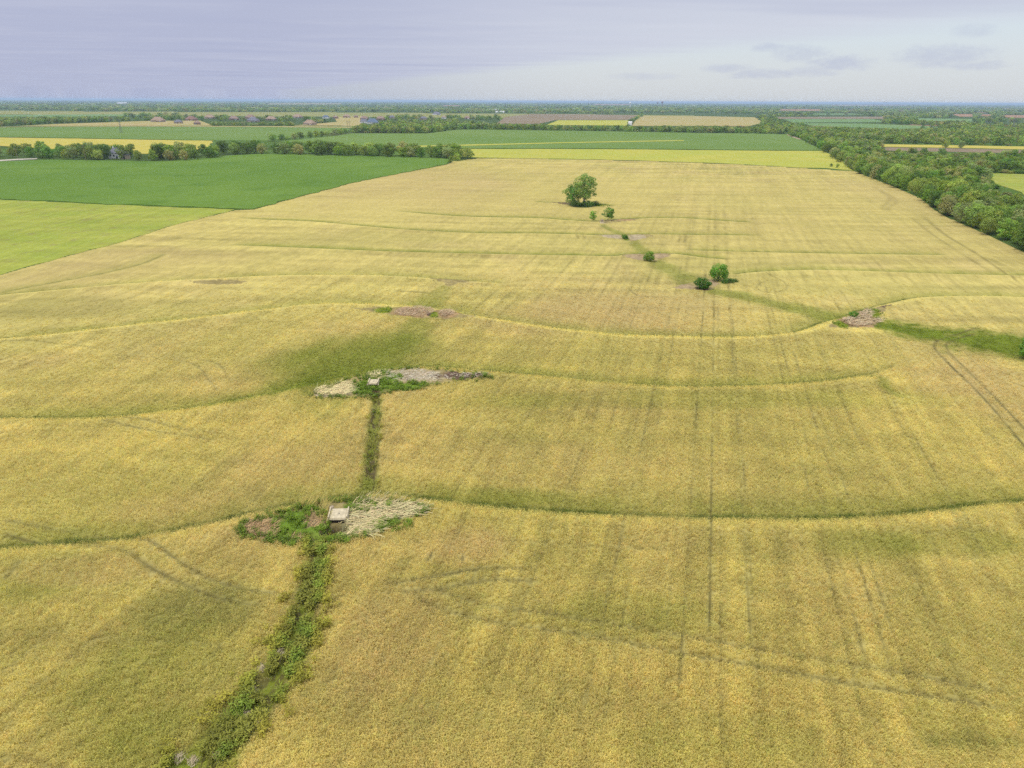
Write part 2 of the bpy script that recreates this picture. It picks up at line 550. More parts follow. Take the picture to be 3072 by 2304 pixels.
VPU, VPV = 2150.0, 303.0
TRACKS = []   # wheel marks: world trace, half width, darkness
for kx, s in ((-.385, .5), (-.218, .55), (-.065, .8), (-.0135, .85), (.063, .6), (.265, .6), (.306, .55), (.588, .45), (-.60, .25), (-.46, .3)):
    TRACKS.append((line_w([(VPU+kx*(v-VPV), v) for v in (585, 660, 760, 900, 1100, 1400, 1800, 2400)]), .17, s*.95, True))
for kx in np.arange(-1.25, 1.4, .083):
    kx += random.uniform(-.012, .012)
    TRACKS.append((line_w([(VPU+kx*(v-VPV), v) for v in (600, 680, 780, 920, 1100, 1400, 1800, 2400)]), .13, random.uniform(.22, .5), True))
for p, w, s in (
    ([(2942, 979), (2872, 1002), (2830, 1013), (2804, 1030), (2806, 1047), (2824, 1069), (2872, 1117), (2928, 1171), (2970, 1216), (3006, 1258), (3072, 1337), (3200, 1490)], .24, .95),
    ([(2930, 1000), (2880, 1012), (2848, 1024), (2839, 1036), (2849, 1058), (2900, 1109), (2956, 1165), (3012, 1222), (3072, 1285), (3200, 1420)], .24, .95),
    ([(2760, 640), (2830, 700), (2895, 740), (2951, 775), (3011, 816), (3072, 858)], .3, .55),
    ([(2730, 650), (2800, 705), (2860, 745), (2920, 783), (2985, 826)], .3, .4),
    ([(2613, 556), (2650, 580), (2670, 599), (2646, 623), (2658, 632)], .25, .6),
    ([(2640, 570), (2689, 602), (2664, 623), (2673, 632)], .25, .6),
    ([(0, 1601), (116, 1625), (232, 1642), (325, 1654), (395, 1671), (465, 1712), (552, 1753), (668, 1799), (843, 1828)], .26, .7),
    ([(0, 1558), (116, 1581), (232, 1599), (407, 1625), (477, 1648), (552, 1694), (639, 1741), (755, 1773), (866, 1785)], .22, .65),
    ([(1152, 1758), (1256, 1738), (1344, 1723), (1460, 1706), (1634, 1707)], .28, .85),
    ([(1200, 1775), (1303, 1770), (1396, 1752), (1489, 1741), (1634, 1747)], .28, .9),
    ([(1310, 1770), (1373, 1793), (1489, 1822), (1634, 1840), (1838, 1875), (2048, 1908), (2280, 1950), (2571, 1997), (2920, 2061), (3100, 2095)], .24, .6),
    ([(1239, 1793), (1326, 1828), (1460, 1863), (1605, 1886), (1797, 1912), (1954, 1944), (2048, 1962), (2280, 2002), (2571, 2055), (2862, 2101), (3072, 2140)], .24, .7),
    ([(301, 1270), (417, 1286), (556, 1307), (648, 1323)], .2, .7),
    ([(370, 1261), (463, 1270), (556, 1289), (694, 1302)], .2, .65),
    ([(338, 1064), (463, 1074), (579, 1092), (625, 1138), (662, 1184)], .2, .5),
    ([(400, 1058), (520, 1070), (650, 1090), (690, 1150)], .2, .4),
    ([(12, 1744), (40, 1715), (73, 1689)], .28, .95),
    ([(0, 1028), (110, 1026), (230, 1036), (330, 1050)], .25, .45),
    ([(2640, 1178), (2690, 1180)], .35, .9),
    ([(1280, 1690), (1293, 1665), (1296, 1655)], .16, .9), ([(1386, 1690), (1391, 1660)], .14, .7),
    ([(2295, 820), (2340, 838), (2362, 858), (2350, 872), (2300, 878), (2270, 862), (2295, 845), (2350, 850)], .22, .45),
    ([(1880, 855), (1893, 872), (1915, 888), (1960, 890), (2040, 892)], .22, .4),
    ([(1907, 860), (1930, 872), (1960, 880)], .2, .35),
    ([(2035, 702), (2040, 712), (2034, 728)], .22, .6), ([(2053, 701), (2057, 712), (2050, 730)], .22, .6),
    ([(1728, 703), (1736, 717)], .22, .6), ([(1746, 703), (1756, 717)], .22, .6),
    ([(0, 2262), (60, 2276), (130, 2292), (220, 2320)], .2, .4),
    ([(280, 1915), (400, 1920), (560, 1928), (690, 1936)], .16, .35),
    ([(3000, 1330), (2900, 1245), (2810, 1120)], .2, .25),
    ([(1040, 1350), (1300, 1405), (1600, 1450), (1900, 1490)], .3, .25),
    ([(1500, 1620), (1750, 1640), (2048, 1650)], .4, .3), ([(2600, 1560), (2800, 1590), (3000, 1600)], .2, .5),
    ([(2540, 1565), (2760, 1605), (2950, 1622)], .2, .45),
    ([(1180, 872), (1250, 876), (1300, 880)], .4, .5), ([(1480, 900), (1600, 925), (1720, 945)], .5, .2)):
    TRACKS.append((line_w(p), w*1.25, s, False))

PATCH = [  # outlets of the terraces: eye-shaped patches without crop
    ('one', [(650+a/2.949, 1420+b/2.949) for a, b in ((185, 525), (300, 470), (430, 425), (560, 385), (720, 335), (860, 300), (1000, 262), (1200, 268), (1400, 258),
                                                       (1700, 295), (1890, 368), (1600, 455), (1350, 535), (1150, 590), (900, 640), (800, 618), (640, 612), (520, 600), (400, 583), (250, 562))]),
    ('two', [(850+a/3.16, 1080+b/3.16) for a, b in ((270, 345), (450, 268), (650, 198), (850, 150), (1150, 112), (1500, 118), (1800, 150), (2005, 186),
                                                     (1700, 192), (1400, 245), (1100, 292), (920, 322), (850, 352), (600, 355), (400, 355))]),
    ('three', [(1050+a/4.424, 880+b/4.424) for a, b in ((60, 212), (300, 205), (620, 207), (1000, 228), (1060, 268), (1200, 243), (1400, 272), (1700, 347), (1400, 337), (1050, 332), (850, 322), (640, 288), (330, 255))]),
    ('four', [(570, 847), (620, 843), (700, 842), (742, 845), (720, 851), (660, 854), (610, 852)]),
    ('five', [(1283, 838), (1330, 837), (1380, 839), (1442, 847), (1400, 849), (1370, 852), (1345, 859), (1330, 848)]),
    ('six', [(2450+a/3.556, 850+b/3.556) for a, b in ((110, 492), (250, 390), (340, 370), (450, 310), (800, 235), (680, 330), (665, 412), (600, 470), (330, 472))]),
    ('seven', [(1900+a/5.53, 760+b/5.53) for a, b in ((560, 575), (800, 520), (980, 470), (1290, 425), (1450, 500), (1330, 570), (1250, 605), (1080, 605), (900, 590))]),
    ('eight', [(1600+a/3.16, 480+b/3.16) for a, b in ((820, 912), (900, 900), (1150, 892), (1330, 895), (1250, 925), (1150, 955), (1040, 955), (900, 930))]),
    ('nine', [(1600+a/3.16, 480+b/3.16) for a, b in ((560, 712), (640, 708), (840, 712), (900, 712), (1090, 708), (1135, 720), (1050, 742), (930, 770), (890, 765), (840, 750), (700, 738))]),
    ('ten', [(1600+a/3.16, 480+b/3.16) for a, b in ((620, 570), (700, 565), (1030, 558), (930, 578), (760, 592), (660, 605), (625, 600))]),
    ('eleven', [(1600+a/3.16, 480+b/3.16) for a, b in ((140, 400), (340, 403), (560, 405), (760, 436), (640, 436), (520, 452), (380, 450), (340, 428))]),
]
PATCH = {n: poly_w(p) for n, p in PATCH}

# coloured blobs inside the patches: patch, pixel centre, pixel radii, colour
BL = []
for (ox, oy, sc_, rows_) in (
    (650, 1420, 2.949, ((330, 510, 110, 60, DRYBROWN), (480, 520, 70, 70, DRYBROWN), (740, 480, 240, 135, WEED), (850, 430, 85, 60, MAUVE), (710, 580, 70, 32, MAUVE),
                        (1500, 400, 400, 90, PALE*.55+GREEN*.4), (1200, 480, 150, 90, PALE*.55+GREEN*.4), (1330, 320, 190, 45, WEED), (1550, 470, 180, 50, WEED), (1100, 590, 200, 35, WEED), (980, 560, 60, 60, SOIL), (960, 480, 40, 60, SOIL))),
    (850, 1080, 3.16, ((470, 300, 190, 55, PALE), (1150, 165, 330, 50, PALE), (1180, 250, 240, 40, WEED), (820, 250, 170, 70, WEED), (1700, 165, 250, 30, SOIL), (1000, 180, 120, 30, WEED), (870, 310, 60, 50, SOIL))),
    (1050, 880, 4.424, ((880, 260, 330, 60, DRYBROWN), (430, 235, 130, 28, GREEN), (1120, 300, 60, 30, GREEN), (1300, 295, 140, 40, DRYBROWN), (1040, 285, 30, 20, SOIL))),
    (2450, 850, 3.556, ((420, 420, 170, 50, DRYBROWN), (250, 455, 80, 30, GREEN), (600, 330, 90, 50, GREEN), (500, 350, 60, 60, MAUVE), (740, 270, 60, 30, SOIL))),
    (1900, 760, 5.53, ((830, 545, 200, 50, MAUVE), (1350, 500, 90, 70, MAUVE), (1150, 590, 120, 30, SOIL))),
    (1600, 480, 3.16, ((960, 920, 90, 30, MAUVE), (1220, 912, 80, 20, MAUVE), (740, 728, 110, 16, PALE), (990, 735, 90, 24, PALE), (870, 735, 30, 25, GREEN), (650, 590, 25, 20, PALE), (850, 570, 100, 10, DRYBROWN),
                       (300, 408, 120, 10, SOIL), (470, 430, 110, 22, DKGREEN), (640, 432, 80, 12, GREEN))),
):
    for a, b, ra_, rb_, c_ in rows_:
        cx_, cy_ = G(ox+a/sc_, oy+b/sc_)
        ex_, ey_ = G(ox+(a+ra_)/sc_, oy+b/sc_); fx_, fy_ = G(ox+a/sc_, oy+(b-rb_)/sc_)
        BL.append((cx_, cy_, max(math.hypot(ex_-cx_, ey_-cy_), .3), max(math.hypot(fx_-cx_, fy_-cy_), .3), math.atan2(ey_-cy_, ex_-cx_), c_))

# washed out holes below the spillways
PITS = []
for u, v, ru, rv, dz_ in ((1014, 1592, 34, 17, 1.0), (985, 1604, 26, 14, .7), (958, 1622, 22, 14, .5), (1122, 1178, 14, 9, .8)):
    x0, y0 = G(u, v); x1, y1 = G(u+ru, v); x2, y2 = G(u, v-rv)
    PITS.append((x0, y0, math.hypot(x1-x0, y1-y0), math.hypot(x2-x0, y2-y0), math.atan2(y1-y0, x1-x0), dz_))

# broad tints of the wheat (ripeness): pixel centre, radii, colour, strength
TINT = []
for u, v, ru, rv, c_, s in (
    (160, 925, 200, 26, OLIVE*.78, .55), (700, 1020, 330, 60, OLIVE*.92, .5), (1090, 1065, 210, 65, GREEN, .6), (900, 1100, 160, 40, GREEN, .3),
    (600, 1830, 170, 70, DKGREEN*1.15, .35), (450, 2060, 260, 150, GREEN*1.15, .35), (520, 2230, 200, 90, GREEN, .35), (90, 1735, 160, 50, GREEN, .3),
    (1320, 1230, 170, 40, GOLD, .55), (1500, 1490, 180, 22, GREEN, .35), (1380, 1640, 130, 50, STRAW, .6), (1180, 1900, 160, 140, STRAW, .4),
    (1900, 930, 320, 50, STRAW, .5), (1650, 960, 260, 35, STRAW, .35), (2300, 960, 250, 30, BRIGHT, .25), (2560, 855, 330, 30, BRIGHT, .3), (2950, 1150, 190, 90, STRAW, .6),
    (2900, 620, 200, 60, STRAW, .5), (2200, 600, 500, 60, GOLD, .4), (1250, 560, 260, 50, STRAW, .5), (1700, 560, 160, 60, GOLD, .4), (1300, 620, 400, 40, GOLD, .3),
    (1750, 1050, 500, 40, OLIVE, .35), (2500, 1060, 280, 30, OLIVE, .4), (2300, 1350, 600, 110, OLIVE, .3), (1900, 1850, 260, 60, GREEN*1.2, .22),
    (2600, 1640, 140, 35, GREEN, .3), (2850, 1630, 200, 30, GREEN, .35), (2200, 1200, 700, 22, GREEN*1.2, .25), (300, 1150, 320, 50, OLIVE, .3), (300, 1450, 300, 80, OLIVE*1.05, .35),
    (850, 1280, 140, 50, GOLD, .45), (900, 1390, 160, 50, STRAW, .35), (1300, 1440, 130, 60, BRIGHT, .35), (1640, 1400, 350, 60, STRAW, .25), (2150, 2230, 300, 90, GREEN*1.1, .22),
    (1500, 2150, 350, 120, OLIVE, .3), (2950, 1900, 260, 150, OLIVE*.95, .3), (250, 1720, 260, 30, STRAW, .35), (560, 1530, 200, 40, STRAW, .3),
    (400, 770, 300, 22, STRAW*.9, .5), (150, 830, 200, 30, STRAW*.9, .45), (1000, 640, 260, 40, BRIGHT, .3), (800, 790, 350, 25, GOLD, .35), (2500, 720, 450, 40, GOLD, .3), (1050, 720, 280, 22, OLIVE, .4),
    (1750, 730, 240, 22, OLIVE, .4), (2200, 790, 260, 20, OLIVE, .35), (2750, 870, 330, 12, OLIVE, .4)):
    x0, y0 = G(u, v); x1, y1 = G(u+ru, v); x2, y2 = G(u, v-rv)
    TINT.append((x0, y0, math.hypot(x1-x0, y1-y0), math.hypot(x2-x0, y2-y0), math.atan2(y1-y0, x1-x0), np.asarray(c_), s))

WHEAT = poly_w([(-1400, 1250), (-300, 905), (0, 825), (181, 774), (362, 727), (542, 669), (705, 631), (760, 629), (900, 590), (1060, 548), (1200, 520), (1340, 494), (1360, 484), (1437, 475),
                (1600, 476), (1850, 481), (2050, 487), (2250, 495), (2400, 504), (2564, 514), (2661, 552), (2765, 596), (2800, 628), (2841, 652), (2968, 707),
                (3072, 757), (3400, 900), (4200, 1300), (5200, 3400), (1536, 3900), (-2600, 3400)])

cR, sR = math.cos(ROW_AZ), math.sin(ROW_AZ)


def blob_w(x, y, cx, cy, ra, rb, th):
    ex = (x-cx)*math.cos(th)+(y-cy)*math.sin(th); ey = -(x-cx)*math.sin(th)+(y-cy)*math.cos(th)
    # the long view axis of the second radius points away from the camera
    return (ex/ra)**2+(ey/rb)**2


def field(x, y, cell):
    """everything about the wheat field at points: colour, height offset, bare mask (0..1), weed mask, patch mask"""
    d = np.hypot(x, y)
    s = x*sR+y*cR; t = x*cR-y*sR                     # along and across the drill rows
    n1 = fbm(x/38, y/38, 3, 4); n2 = fbm(x/11, y/11, 7, 3)
    rows = fbm(t/2.6, s/70, 21, 3); rows2 = fbm(t/.75, s/16, 29, 2)
    cross = fbm(t/60, s/3.2, 33, 3)
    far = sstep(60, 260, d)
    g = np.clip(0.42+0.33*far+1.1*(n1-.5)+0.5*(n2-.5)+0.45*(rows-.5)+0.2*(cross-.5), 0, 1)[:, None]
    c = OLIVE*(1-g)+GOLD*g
    st = np.clip((fbm(x/17, y/23, 41, 3)-.5)*2.6, 0, 1)[:, None]*.55
    c = c*(1-st)+STRAW*st
    rows3 = fbm(t/7.5, s/160, 23, 3); lodge = fbm((x+y*.25)/34, y/4.2, 37, 4); spk = fbm(x/1.5, y/1.5, 39, 2)
    c = c*(1+0.30*(rows2-.5)+0.16*(rows-.5)+0.2*(cross-.5)+.12*(rows3-.5)+(.25+.35*far)*(lodge-.5)+.2*(spk-.5))[:, None]
    for cx, cy, ra, rb, th, col, k in TINT:
        q = blob_w(x, y, cx, cy, ra, rb, th)
        m = np.nonzero(q < 2.4)[0]
        if m.size:
            w = k*(1-sstep(.15, 2.2, q[m]+1.1*(n2[m]-.5)))
            w = (w*(.65+.7*fbm(t[m]/3.5, s[m]/26, 51, 2)))[:, None]
            c[m] = c[m]*(1-w)+col*w
    z = np.zeros_like(x); bare = np.zeros_like(x); weed = np.zeros_like(x); patch = np.zeros(x.shape, np.int8)
    # terraces: a low ridge on the downhill (camera) side of a damp channel
    for key, (pl, h, dk, br) in TERR.items():
        sd_, tt = sdist(x, y, pl, 14)
        m = np.nonzero(np.isfinite(sd_))[0]
        if not m.size: continue
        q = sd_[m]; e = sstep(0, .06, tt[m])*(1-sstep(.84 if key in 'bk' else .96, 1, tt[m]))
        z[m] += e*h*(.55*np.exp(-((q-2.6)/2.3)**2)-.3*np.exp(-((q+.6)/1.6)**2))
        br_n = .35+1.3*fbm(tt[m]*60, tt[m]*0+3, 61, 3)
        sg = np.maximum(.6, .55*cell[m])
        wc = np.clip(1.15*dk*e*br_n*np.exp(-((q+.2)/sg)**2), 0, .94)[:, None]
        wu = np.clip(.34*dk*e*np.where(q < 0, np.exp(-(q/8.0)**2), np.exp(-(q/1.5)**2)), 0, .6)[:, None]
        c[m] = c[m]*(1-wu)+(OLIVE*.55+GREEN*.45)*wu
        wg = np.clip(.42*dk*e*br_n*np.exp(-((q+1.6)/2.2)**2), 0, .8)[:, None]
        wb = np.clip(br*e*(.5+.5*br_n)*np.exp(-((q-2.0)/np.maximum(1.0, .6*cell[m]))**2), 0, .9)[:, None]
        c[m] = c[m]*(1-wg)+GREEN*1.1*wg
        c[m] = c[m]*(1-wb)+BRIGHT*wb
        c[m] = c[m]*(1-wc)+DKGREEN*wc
    for pl, a, b, k, kind in SWALES:
        sd_, tt = sdist(x, y, pl, max(a, b)*2.4)
        m = np.nonzero(np.isfinite(sd_))[0]
        if not m.size: continue
        hw = a+(b-a)*tt[m]
        q = np.abs(sd_[m])/hw + .9*(fbm(x[m]/1.6, y[m]/1.6, 71, 3)-.5)+(.9*(fbm(x[m]/9, y[m]/9, 73, 3)-.5) if kind == 'green' else 0)
        w = np.clip(k*(1-sstep(.3, 1.45, q)), 0, 1)*sstep(0, .04, tt[m])
        z[m] -= .35*np.clip(1-np.abs(sd_[m])/hw, 0, 1)*(1 if kind != 'green' else .4)
        ww = w[:, None]
        nn = fbm(x[m]/3.1, y[m]/3.1, 75, 3)[:, None]
        if kind == 'weed':
            sl = sstep(.5, .62, fbm(x[m]/.55, y[m]/1.5, 76, 3))[:, None]
            col = GREEN*(.7+.7*nn)*(1-.7*sl)+SOIL*.6*.7*sl
        else:
            col = (GREEN*.8+DKGREEN*.3)*(.7+.6*nn)
        c[m] = c[m]*(1-ww)+col*ww
        if kind == 'weed':
            weed[m] = np.maximum(weed[m], w)
            sr = sstep(.3, .75, fbm(x[m]/.9, y[m]/2.2, 77, 3))*w*.0
            bare[m] = np.maximum(bare[m], w*.9)
        if kind == 'rill':
            dash = sstep(.46, .6, fbm(sd_[m]/.22, s[m]/1.5, 81, 2))*(1-sstep(.5, 1.0, np.abs(sd_[m])/hw))
            c[m] = c[m]*(1-.8*dash[:, None])+SOIL*.55*.8*dash[:, None]
            bare[m] = np.maximum(bare[m], dash*.9)
    for pl, hw, k, tram in TRACKS:
        sg = np.maximum(hw, .42*cell)
        sd_, tt = sdist(x, y, pl, 2.0+1.2*float(min(cell.max(), 2.0)))
        m = np.nonzero(np.isfinite(sd_))[0]
        if not m.size: continue
        e = sstep(0, .03, tt[m])*(1-sstep(.9, 1, tt[m]))
        brk = np.clip(.42+2.2*(fbm(s[m]/7, tt[m]*0+k*37, 91, 3)-.45), .28, 1.15) if tram else np.clip(.75+1.1*(fbm(x[m]/6, y[m]/6, 92, 3)-.45), .45, 1.2)
        g_ = np.exp(-(sd_[m]/sg[m])**2)*np.minimum(1, hw/sg[m]*1.7)
        w = np.clip(k*e*brk*g_, 0, .95)
        c[m] = c[m]*(1-.92*w[:, None])+(OLIVE*.2+SOIL*.12)*.92*w[:, None]
        bare[m] = np.maximum(bare[m], np.clip(1.2*k*e*brk*np.exp(-(sd_[m]/(hw*1.35))**2), 0, 1))
    wx_ = 1.5*(fbm(x/1.1, y/1.1, 151, 3)-.5); wy_ = 1.5*(fbm(x/1.1, y/1.1, 157, 3)-.5)
    for i, (name, pl) in enumerate(PATCH.items()):
        m = inpoly(x+wx_, y+wy_, pl)
        if m.any():
            patch[m] = i+1
            nn = fbm(x[m]/.8, y[m]/.8, 101, 4)
            pc = (MAUVE*.35+DRYBROWN*.35+GREEN*.35)*(.55+.9*nn)[:, None]
            for cx, cy, ra, rb, th, col in BL:
                q = blob_w(x[m], y[m], cx, cy, ra, rb, th)+1.5*(fbm(x[m]/1.3, y[m]/1.3, 111, 3)-.5)
                w = (1-sstep(.5, 1.3, q))[:, None]
                pc = pc*(1-w)+col*(.6+.8*nn[:, None])*w
            c[m] = pc
            bare[m] = 1
            z[m] += .3*(nn-.5)
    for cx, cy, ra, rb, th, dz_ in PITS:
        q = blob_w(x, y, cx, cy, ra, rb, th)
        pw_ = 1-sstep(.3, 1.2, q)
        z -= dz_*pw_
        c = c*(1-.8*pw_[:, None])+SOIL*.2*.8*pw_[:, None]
    inside = inpoly(x, y, WHEAT)
    return np.clip(c, .004, 1), z, bare, weed, patch, inside


def ground_z(x, y):
    x = np.atleast_1d(np.asarray(x, float)); y = np.atleast_1d(np.asarray(y, float))
    _, z, *_ = field(x, y, np.full(x.shape, .3))
    return relief(x, y)+z


def gz(x, y):
    return float(ground_z(x, y)[0])


# ------------------------------------------------------------------ ground sheet
def build_ground():
    v = np.concatenate([np.arange(3600, 2500, -20), np.arange(2500, 1150, -3.2), np.arange(1150, 545, -1.7), np.arange(545, 330, -1.6), np.arange(330, 304.2, -.8)])
    a = (1152-v)/FPX
    dep = np.arctan2(-(cf[2]+cu[2]*a), cf[1]+cu[1]*a)
    d = CAM_H/np.tan(np.clip(dep, .00075, 1.5))
    d = d[(d > 2) & (d < 60000)]
    d = np.unique(np.concatenate([[.3, 4, 8], d[d > 9], [64000, 70000]]))
    fine = np.linspace(R(-49), R(49), 930)
    coarse_r = np.linspace(R(49), R(311), 70)[1:-1]
    th = np.concatenate([fine, coarse_r])
    D, T = np.meshgrid(d, th, indexing='ij')
    x = (D*np.sin(T)).ravel(); y = (D*np.cos(T)).ravel()
    step = np.gradient(d)
    cell = np.repeat(step[:, None], len(th), 1).ravel()
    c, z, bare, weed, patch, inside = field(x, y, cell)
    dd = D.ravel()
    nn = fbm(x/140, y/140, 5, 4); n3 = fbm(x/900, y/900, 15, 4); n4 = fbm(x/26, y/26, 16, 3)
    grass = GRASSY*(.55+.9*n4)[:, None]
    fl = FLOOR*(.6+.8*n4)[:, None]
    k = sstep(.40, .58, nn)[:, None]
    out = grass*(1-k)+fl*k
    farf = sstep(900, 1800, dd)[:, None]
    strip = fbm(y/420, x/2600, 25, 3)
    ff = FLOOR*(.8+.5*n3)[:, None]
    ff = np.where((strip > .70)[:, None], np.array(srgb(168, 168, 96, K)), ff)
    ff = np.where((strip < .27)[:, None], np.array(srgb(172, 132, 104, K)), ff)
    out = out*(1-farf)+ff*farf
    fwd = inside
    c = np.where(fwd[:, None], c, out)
    c = np.where((np.abs(T.ravel()-math.pi) < R(130))[:, None] & (dd < 400)[:, None] & ~inside[:, None], GOLD*.8, c)
    zz = relief(x, y)+np.where(inside, z, 0)+.07*(fbm(x/.9, y/.9, 8, 2)-.5)*(dd < 200)
    nr, nc = D.shape
    i = np.arange(nr*nc).reshape(nr, nc)
    j = np.roll(i, -1, 1)
    f = np.stack([i[:-1], i[1:], j[1:], j[:-1]], -1).reshape(-1, 4)
    mg, t, b = principled('ground_surface', .95, .03)
    at = t.node('ShaderNodeAttribute', attribute_type='GEOMETRY', attribute_name='col')
    p = pos_coord(t)
    rowv = t.noise(t.mapping(p, scale=(1.7, .16, 1), rot=(0, 0, ROW_AZ)), 1.0, 3, .65)
    fin = t.noise(p, 3.2, 5, .7)
    mid = t.noise(t.mapping(p, scale=(.45, .2, 1), rot=(0, 0, ROW_AZ)), 1.0, 4, .6)
    f1 = t.math('ADD', .66, t.math('MULTIPLY', fin, .68))
    f2 = t.math('ADD', .80, t.math('MULTIPLY', rowv, .40))
    f3 = t.math('ADD', .86, t.math('MULTIPLY', mid, .28))
    gr = t.noise(t.mapping(p, scale=(.55, .3, 1), rot=(0, 0, R(70))), 1.0, 4, .75)
    ff_ = t.math('MULTIPLY', t.math('MULTIPLY', f1, f2), f3)
    ff_ = t.math('MULTIPLY', ff_, t.math('ADD', .74, t.math('MULTIPLY', gr, .52)))
    t.l.new(t.mix(1.0, at.outputs['Color'], t.comb(ff_, ff_, ff_), 'MULTIPLY'), b.inputs['Base Color'])
    bp = t.node('ShaderNodeBump'); bp.inputs['Strength'].default_value = .55; bp.inputs['Distance'].default_value = .16
    t.l.new(fin, bp.inputs['Height']); t.l.new(bp.outputs[0], b.inputs['Normal'])
    o = mesh_np('ground', np.stack([x, y, zz], 1), f[:, ::-1], mg, cols=c, smooth=True)
    tag(o, 'terraced wheat field and the land running out to the horizon', None, None, 'structure')


build_ground()

# ------------------------------------------------------------------ other fields: raised crop sheets with real edges
OPEN = []       # open land: no wood grows there


def slab(name, px, mat, h, label, follow=False, world_pts=None, kind='structure'):
    P = poly_w(px) if world_pts is None else np.asarray(world_pts)
    OPEN.append(P)
    if world_pts is None and 'drive' not in name and 'track' not in name and 'strip' not in name:
        Q = []
        for i in range(len(P)):
            a_, b_ = P[i], P[(i+1) % len(P)]
            L_ = np.linalg.norm(b_-a_); n_ = int(min(max(L_/(4 if follow else 14), 1), 90)); nr_ = np.array([-(b_-a_)[1], (b_-a_)[0]])/max(L_, 1e-6)
            for j in range(n_):
                f_ = j/n_
                Q.append(a_*(1-f_)+b_*f_+nr_*(random.gauss(0, .8 if follow else 1.2) if j else 0))
        P = np.array(Q)
    bm = bmesh.new()
    vs = [bm.verts.new((p[0], p[1], 0)) for p in P]
    f = bm.faces.new(vs)
    f.normal_update()
    if f.normal.z < 0: bmesh.ops.reverse_faces(bm, faces=[f])
    if follow:
        lo = P.min(0); hi = P.max(0)
        for ax in (0, 1):
            n = int(min((hi[ax]-lo[ax])/9, 70))
            for i in range(1, n):
                co = [0, 0, 0]; co[ax] = lo[ax]+(hi[ax]-lo[ax])*i/n
                no = [0, 0, 0]; no[ax] = 1
                bmesh.ops.bisect_plane(bm, geom=bm.verts[:]+bm.edges[:]+bm.faces[:], plane_co=co, plane_no=no)
    else:
        bmesh.ops.triangulate(bm, faces=bm.faces[:])
    ret = bmesh.ops.extrude_face_region(bm, geom=bm.faces[:])
    up_ = set(g for g in ret['geom'] if isinstance(g, bmesh.types.BMVert))
    bm.verts.ensure_lookup_table()
    xs = np.array([v.co.x for v in bm.verts]); ys = np.array([v.co.y for v in bm.verts])
    zz = relief(xs, ys)
    for v, z in zip(bm.verts, zz):
        v.co.z = z+(h if v in up_ else -.25)
    me = bpy.data.meshes.new(name); bm.to_mesh(me); bm.free()
    me.materials.append(mat)
    return tag(obj(name, me), label, None, None, kind)


def C(r, g, b, k=K): return srgb(r, g, b, k)


m_soy = mat_field('soybean_rows', C(113, 148, 56), C(126, 158, 64), C(103, 139, 52), row=.16, patch=.01, fine=1.1)
m_soy2 = mat_field('far_soybean_rows', C(124, 154, 70), C(134, 160, 78), None, row=.14, patch=.006, fine=.6)
m_lime = mat_field('unripe_wheat', C(172, 184, 76), C(186, 190, 84), C(168, 162, 92), row=.6, patch=.05, fine=1.2)
m_yel = mat_field('pale_ripening_wheat', C(200, 202, 86), C(210, 204, 90), C(190, 190, 82), row=.22, patch=.02, fine=.8)
m_ylw = mat_field('yellow_hay', C(214, 202, 92), C(222, 204, 96), None, row=.2, patch=.02, fine=.5)
m_tan = mat_field('mown_tan_field', C(196, 184, 112), C(206, 184, 122), C(178, 176, 100), row=.2, patch=.012, fine=.4)
m_brn = mat_field('bare_brown_field', C(166, 148, 116), C(158, 140, 110), C(172, 156, 116), row=.2, patch=.006, fine=.3)
m_org = mat_field('red_soil_field', C(190, 150, 110), C(182, 144, 108), None, row=.1, patch=.005, fine=.3)
m_fgr = mat_field('far_green_field', C(126, 162, 96), C(140, 168, 100), None, row=.15, patch=.008, fine=.4)

slab('soybean_field', [(-700, 560), (-200, 588), (0, 597), (300, 611), (520, 620), (758, 628), (830, 609), (900, 590), (1060, 548), (1200, 520), (1290, 503), (1338, 493), (1352, 478), (1300, 474), (1125, 469), (945, 465), (800, 461),
                       (690, 467), (560, 481), (470, 485), (325, 482), (150, 479), (0, 485), (-200, 497), (-700, 520)], m_soy, .25, 'dark green soybean field left of the wheat', True)
slab('unripe_wheat_field', [(-900, 570), (-700, 562), (-200, 590), (0, 599), (300, 613), (520, 622), (704, 629), (640, 645), (542, 669), (362, 727), (181, 774), (0, 825), (-300, 905), (-900, 1080)], m_lime, .05, 'yellow green field at the left edge of the wheat', True)
slab('pale_wheat_field', [(1380, 447), (1650, 447), (1850, 448), (2250, 452), (2472, 453), (2535, 488), (2560, 512), (2476, 504), (2400, 503), (2250, 494), (2050, 486), (1850, 480), (1600, 475), (1440, 473), (1390, 470)], m_yel, .1, 'pale yellow strip of wheat beyond the main field')
slab('soybean_field', [(835, 425), (1000, 409), (1050, 401), (1150, 401), (1280, 401), (1370, 390), (1500, 390), (1700, 393), (1900, 396), (2100, 400), (2250, 401), (2362, 404), (2401, 419), (2440, 436), (2470, 451), (2250, 450.5), (1850, 446.5), (1450, 445.5), (1300, 446), (1000, 434)],
     m_soy2, .4, 'far green soybean field beyond the pale strip')
slab('grass_strip', [(1190, 440), (1450, 434), (1700, 428), (2050, 421.6), (2052, 424), (1700, 430.5), (1450, 437.5), (1190, 444)], m_yel, .6, 'thin pale grass strip across the far soybean field')
slab('soybean_field', [(-500, 384), (0, 383), (180, 380.5), (500, 380.5), (800, 382), (1000, 384), (1052, 387), (1040, 394), (960, 404), (880, 413), (800, 423), (600, 421), (480, 419), (200, 414), (0, 411), (-500, 402)],
     m_soy2, .4, 'green field below the far houses on the left')
slab('hay_field', [(-500, 404), (0, 413), (200, 416), (480, 420.5), (640, 423), (620, 446), (440, 462), (250, 452), (0, 438), (-500, 430)], m_ylw, .3, 'bright yellow field behind the farmyard trees')
